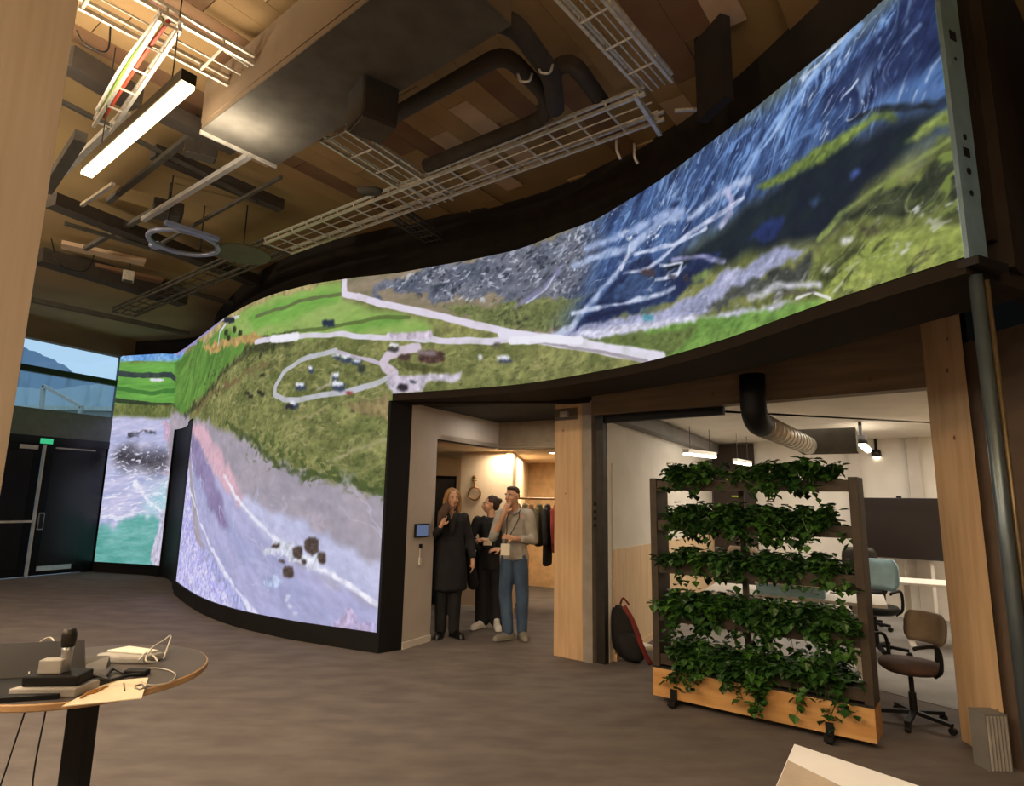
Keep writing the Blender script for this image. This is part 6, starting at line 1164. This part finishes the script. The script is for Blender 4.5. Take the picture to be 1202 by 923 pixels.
tray('steel cable ladder running up to the top edge right of the hanging black box', (645, -10), (757, 110), (700, -10), 4.55, .3, sub=3)
tray('short steel cable ladder joining the long one below the hanging black box', (376, 165), (505, 243), (402, 150), 4.52, .3, sub=2)
tray('steel cable ladder over the lamp at the top left', (92, 8), (292, 112), (150, -8), 4.5, .35, sub=1)
tray('small tilted ladder with green and red cables left of the lamp', (188, 22), (110, 148), (208, 40), 4.42, .3, sub=0)
tray('little ladder stub hanging behind the long cable ladder', (455, 255), (505, 288), (470, 247), 4.6, .14, m='duct', sub=2)
for lab, pts, m_, r in [('green cable on the tilted ladder', [(190, 22), (150, 78), (118, 135)], 'greenc', .016), ('second yellow-green cable on the tilted ladder', [(186, 20), (144, 76), (113, 130)], 'cable', .01), ('red cable on the tilted ladder', [(198, 24), (160, 78), (122, 138)], 'redc', .012)]:
    cable(lab, [atz(x, y, 4.44) for x, y in pts], r, m_)
cable('red cable loop at the top left ladder', [atz(196, 24, 4.5), atz(230, 40, 4.52), atz(280, 70, 4.52), atz(305, 88, 4.52)], .008, 'cable')
# rails, conduits
def rail(label, a, b, z, w, h, m, nm='ceiling_rail', cat='rail'):
    A_ = atz(*a, z); B_ = atz(*b, z); o = MB().beam((0, 0, 0), B_-A_, w, h).build(nm, m); o.location = A_; tag(o, label, cat); return o
rail('long grey rail above the lamp running down from the top edge', (420, 4), (128, 236), 4.62, .05, .05, 'duct')
rail('pale slotted rail right of the lamp under the duct end', (292, 183), (168, 258), 4.35, .045, .045, 'palegrey')
rail('short bright rail end below the lamp', (133, 216), (96, 241), 4.3, .03, .03, 'galv')
rail('dark crosswise steel beam behind the left end of the lamp', (78, 68), (160, 118), 4.66, .16, .16, 'ductdark', 'steel_beam', 'beam')
rail('dark crosswise steel beam between the lamp and the duct', (192, 132), (276, 172), 4.6, .14, .12, 'ductdark', 'steel_beam', 'beam')
rail('second dark crosswise beam below the lamp', (180, 178), (330, 242), 4.75, .12, .12, 'ductdark', 'steel_beam', 'beam')
rail('dark beam behind the round ring fixture', (60, 235), (300, 330), 4.7, .2, .14, 'ductdark', 'steel_beam', 'beam')
rail('dark beam nearest the end wall', (45, 300), (215, 352), 4.7, .25, .2, 'ductdark', 'steel_beam', 'beam')
rail('grey pipe sloping by the pillar under the left ladder', (95, 160), (55, 222), 4.5, .09, .09, 'duct')
rail('pale strip batten above the end wall', (72, 287), (170, 308), 4.78, .22, .05, 'plank_c', 'timber_batten', 'batten')
rail('brown strip batten above the end wall', (66, 303), (190, 330), 4.78, .2, .05, 'plank_b', 'timber_batten', 'batten')
rail('pale strip batten nearest the end wall', (120, 328), (205, 346), 4.78, .2, .05, 'plank_c', 'timber_batten', 'batten')
rail('dark cable tray edge above the end wall glazing', (38, 352), (222, 392), 4.6, .06, .08, 'duct')
rail('thin rail behind the ring fixture', (240, 215), (100, 292), 4.7, .05, .05, 'duct')
rail('pale rail stub at the right of the long cable ladder', (792, 130), (823, 128), 4.45, .02, .02, 'galv')
rail('short rail hanging off the ladder end', (745, 112), (775, 158), 4.47, .03, .03, 'galv')
# lagged pipe loops
def pipe(label, pts, z, r):
    P = []; Q = [atz(x, y, z) for x, y in pts]
    for i, p in enumerate(Q):
        if 0 < i < len(Q)-1:
            a = p + (Q[i-1]-p).normalized()*min(.14, (Q[i-1]-p).length*.45); b = p + (Q[i+1]-p).normalized()*min(.14, (Q[i+1]-p).length*.45)
            for k in range(6): t = k/5; P.append(a*(1-t)**2 + p*2*t*(1-t) + b*t*t)
        else: P.append(p)
    c0_ = P[0]; o = MB().tube([q-c0_ for q in P], r, 12).build('lagged_pipe', 'ductdark', None, True); o.location = c0_; tag(o, label, 'pipe'); return o
pipe('inner dark lagged pipe bending beside the duct', [(455, 140), (592, 62), (642, 112), (640, 138), (500, 195)], 4.6, .06)
pipe('outer dark lagged pipe from the duct end down to the ladder', [(560, 22), (603, 26), (648, 88), (652, 128)], 4.55, .07)
pipe('short dark lagged pipe loop beside the cable ladder', [(648, 130), (650, 80), (672, 72), (708, 122)], 4.62, .06)
for lab, x, y in (('small steel pipe clip on the inner lagged pipe', 616, 92), ('small steel pipe clip on the outer lagged pipe', 640, 82)):
    q = atz(x, y, 4.48); o = MB().tube(spline([(-.05, 0, .04), (-.03, 0, -.02), (.03, 0, -.02), (.05, 0, .04)], 4), .01, 6).build('pipe_clip', 'galv', None, True, loc=tuple(q)); tag(o, lab, 'clip')
# hanging black box on wires
q = atz(436, 152, 4.02); hb = thing('hanging_speaker', 'black box speaker hanging from two wires under the duct', 'speaker', (q.x, q.y, 4.02), .65)
MB().box(-.13, -.13, 0, .13, .13, .30).build('cabinet', mat('speaker_dark', (40, 34, 26), .7), hb, bevel=.02); MB().box(-.11, -.11, -.012, .11, .11, 0).build('grille', 'duct', hb)
for x in (-.09, .1): w_ = MB().tube([(x, .02, .3), (x, .02, CZ-4.02)], .005, 6).build('wire', 'galv', hb); MB().tube([(x, .02, .28), (x, .02, .34)], .012, 8).build('wire_grip', 'galv', w_)
# ring, disc, and little fittings near the ladder
q = atz(216, 285, 4.3); rg = thing('ring_fixture', 'pale blue ring fixture hanging beyond the lamp', 'fixture', tuple(q))
MB().tube([(math.cos(a)*.34, math.sin(a)*.34, .0) for a in np.linspace(0, 2*PI, 37)], .028, 8).build('ring', 'ring', rg, True)
MB().beam((-.42, .12, 0), (-.3, .1, .02), .1, .04).build('clamp', 'ring', rg); MB().beam((.1, -.55, -.02), (.45, -.15, -.02), .06, .04).build('arm', 'ring', rg)
MB().tube([(0, .34, 0), (0, .34, .6)], .008, 6).build('rod', 'darksteel', rg); MB().tube([(0, -.34, 0), (0, -.34, .6)], .008, 6).build('rod', 'darksteel', rg)
q = atz(285, 299, 4.3); ds = thing('disc_fixture', 'dull olive disc fixture beside the pale ring', 'fixture', tuple(q)); MB().lathe([(.001, -.01), (.29, -.01), (.30, .0), (.29, .02), (.001, .02)], (0, 0, 0), 36).build('disc', mat('disc_olive', (92, 92, 66), .7), ds)
MB().tube([(0, 0, .02), (0, 0, .6)], .008, 6).build('rod', 'darksteel', ds)
q = atz(434, 224, 4.35); od = thing('oval_sensor', 'oval grey sensor under the long cable ladder', 'sensor', tuple(q)); MB().lathe([(.02, -.03), (.09, -.02), (.1, .01), (.02, .03)], (0, 0, 0), 20, 1.2, .7).build('shell', 'duct', od, True)
# dark plate standing up at the right end of the fascia
q0 = atz(822, 92, 4.6); q1 = atz(853, 60, 4.6); dp = MB().seg(q0, q1, .08, 4.25, CZ-.002).build('fascia_plate', 'fascia'); tag(dp, 'dark upright plate rising from the black fascia to the ceiling', 'panel')
# lamps
LPZ = 3.95
linear_lamp('linear_lamp', 'glowing warm linear lamp hanging at the upper left beside the pillar', atz(102, 203, LPZ), atz(221, 98, LPZ), .085, .07, 'tube_warm', 60, hang=CZ, upl=.5)
for k, (x, y) in enumerate([(-4.2, 0.0), (-2.2, -1.6), (.2, -.2), (-.8, 1.2)]):
    pass
fill_lamp_spots = [(-5.2, 1.2), (-3.2, -.6), (-1.2, -2.2), (.9, -.6), (-7.5, 4.5)]  # unseen lamps added to light the room and brighten the ceiling
for k, (x, y) in enumerate(fill_lamp_spots):
    linear_lamp('linear_lamp', ['added unseen warm lamp behind the pillar', 'added unseen warm lamp behind the viewer at left', 'added unseen warm lamp farthest behind the viewer', 'added unseen warm lamp behind the viewer at right', 'added unseen warm lamp far left beyond the pillar'][k], (x, y, LPZ), (x+.98, y-.78, LPZ), .085, .07, 'tube_warm', [150, 140, 105, 45, 180][k], hang=CZ)

# more ceiling clutter seen at the upper left
rail('thin sprinkler pipe crossing behind the lamp', (70, 118), (300, 236), 4.68, .035, .035, 'redc' if 0 else 'duct', 'sprinkler_pipe', 'pipe')
rail('grey conduit beside the pillar below the lamp', (62, 214), (150, 130), 4.74, .05, .05, 'galv', 'conduit', 'pipe')
rail('long thin conduit under the duct end', (330, 208), (178, 292), 4.55, .03, .03, 'duct', 'conduit', 'pipe')
rail('conduit running beside the pale battens', (75, 262), (205, 300), 4.6, .04, .04, 'duct', 'conduit', 'pipe')
rail('grey cross rail above the far cable ladder', (205, 338), (330, 372), 4.72, .06, .06, 'duct')
for k, (x, y, lb) in enumerate([(226, 182, 'small dark junction box on the crosswise beam right of the lamp'), (243, 186, 'second small dark junction box under the duct end'), (150, 330, 'little grey junction box by the pale battens'), (196, 255, 'dark loudspeaker box behind the ring fixture')]):
    q = atz(x, y, 4.5); jb_ = thing('junction_box', lb, 'box', tuple(q), .6)
    w = .07 if k < 3 else .14
    MB().box(-w, -w, 0, w, w, .14).build('box_body', 'ductdark' if k != 2 else 'galv', jb_, bevel=.01); MB().box(-w*.8, -w*.8, -.01, w*.8, w*.8, 0).build('cover', 'duct', jb_); MB().tube([(0, 0, .14), (0, 0, .39)], .012, 6).build('stem', 'darksteel', jb_)
cable('loose thin cable drooping beside the pillar near the ladders', [atz(90, 36, 4.7), atz(100, 52, 4.5), atz(125, 60, 4.55), atz(130, 30, 4.75)], .006, 'cableblack')
cable('loose thin cable hanging in a loop by the far battens', [atz(60, 280, 4.8), atz(70, 310, 4.45), atz(100, 318, 4.5), atz(112, 296, 4.8)], .008, 'cableblack')
q = atz(724, 176, 4.42); cable('short cable tail dangling below the long cable ladder', [q + Vector((0, 0, .1)), q, q + Vector((.03, 0, -.08))], .012, 'galv')
q = atz(745, 184, 4.4); cable('second cable tail dangling below the ladder near its right end', [q + Vector((0, 0, .12)), q, q + Vector((.03, .02, -.05))], .012, 'galv')
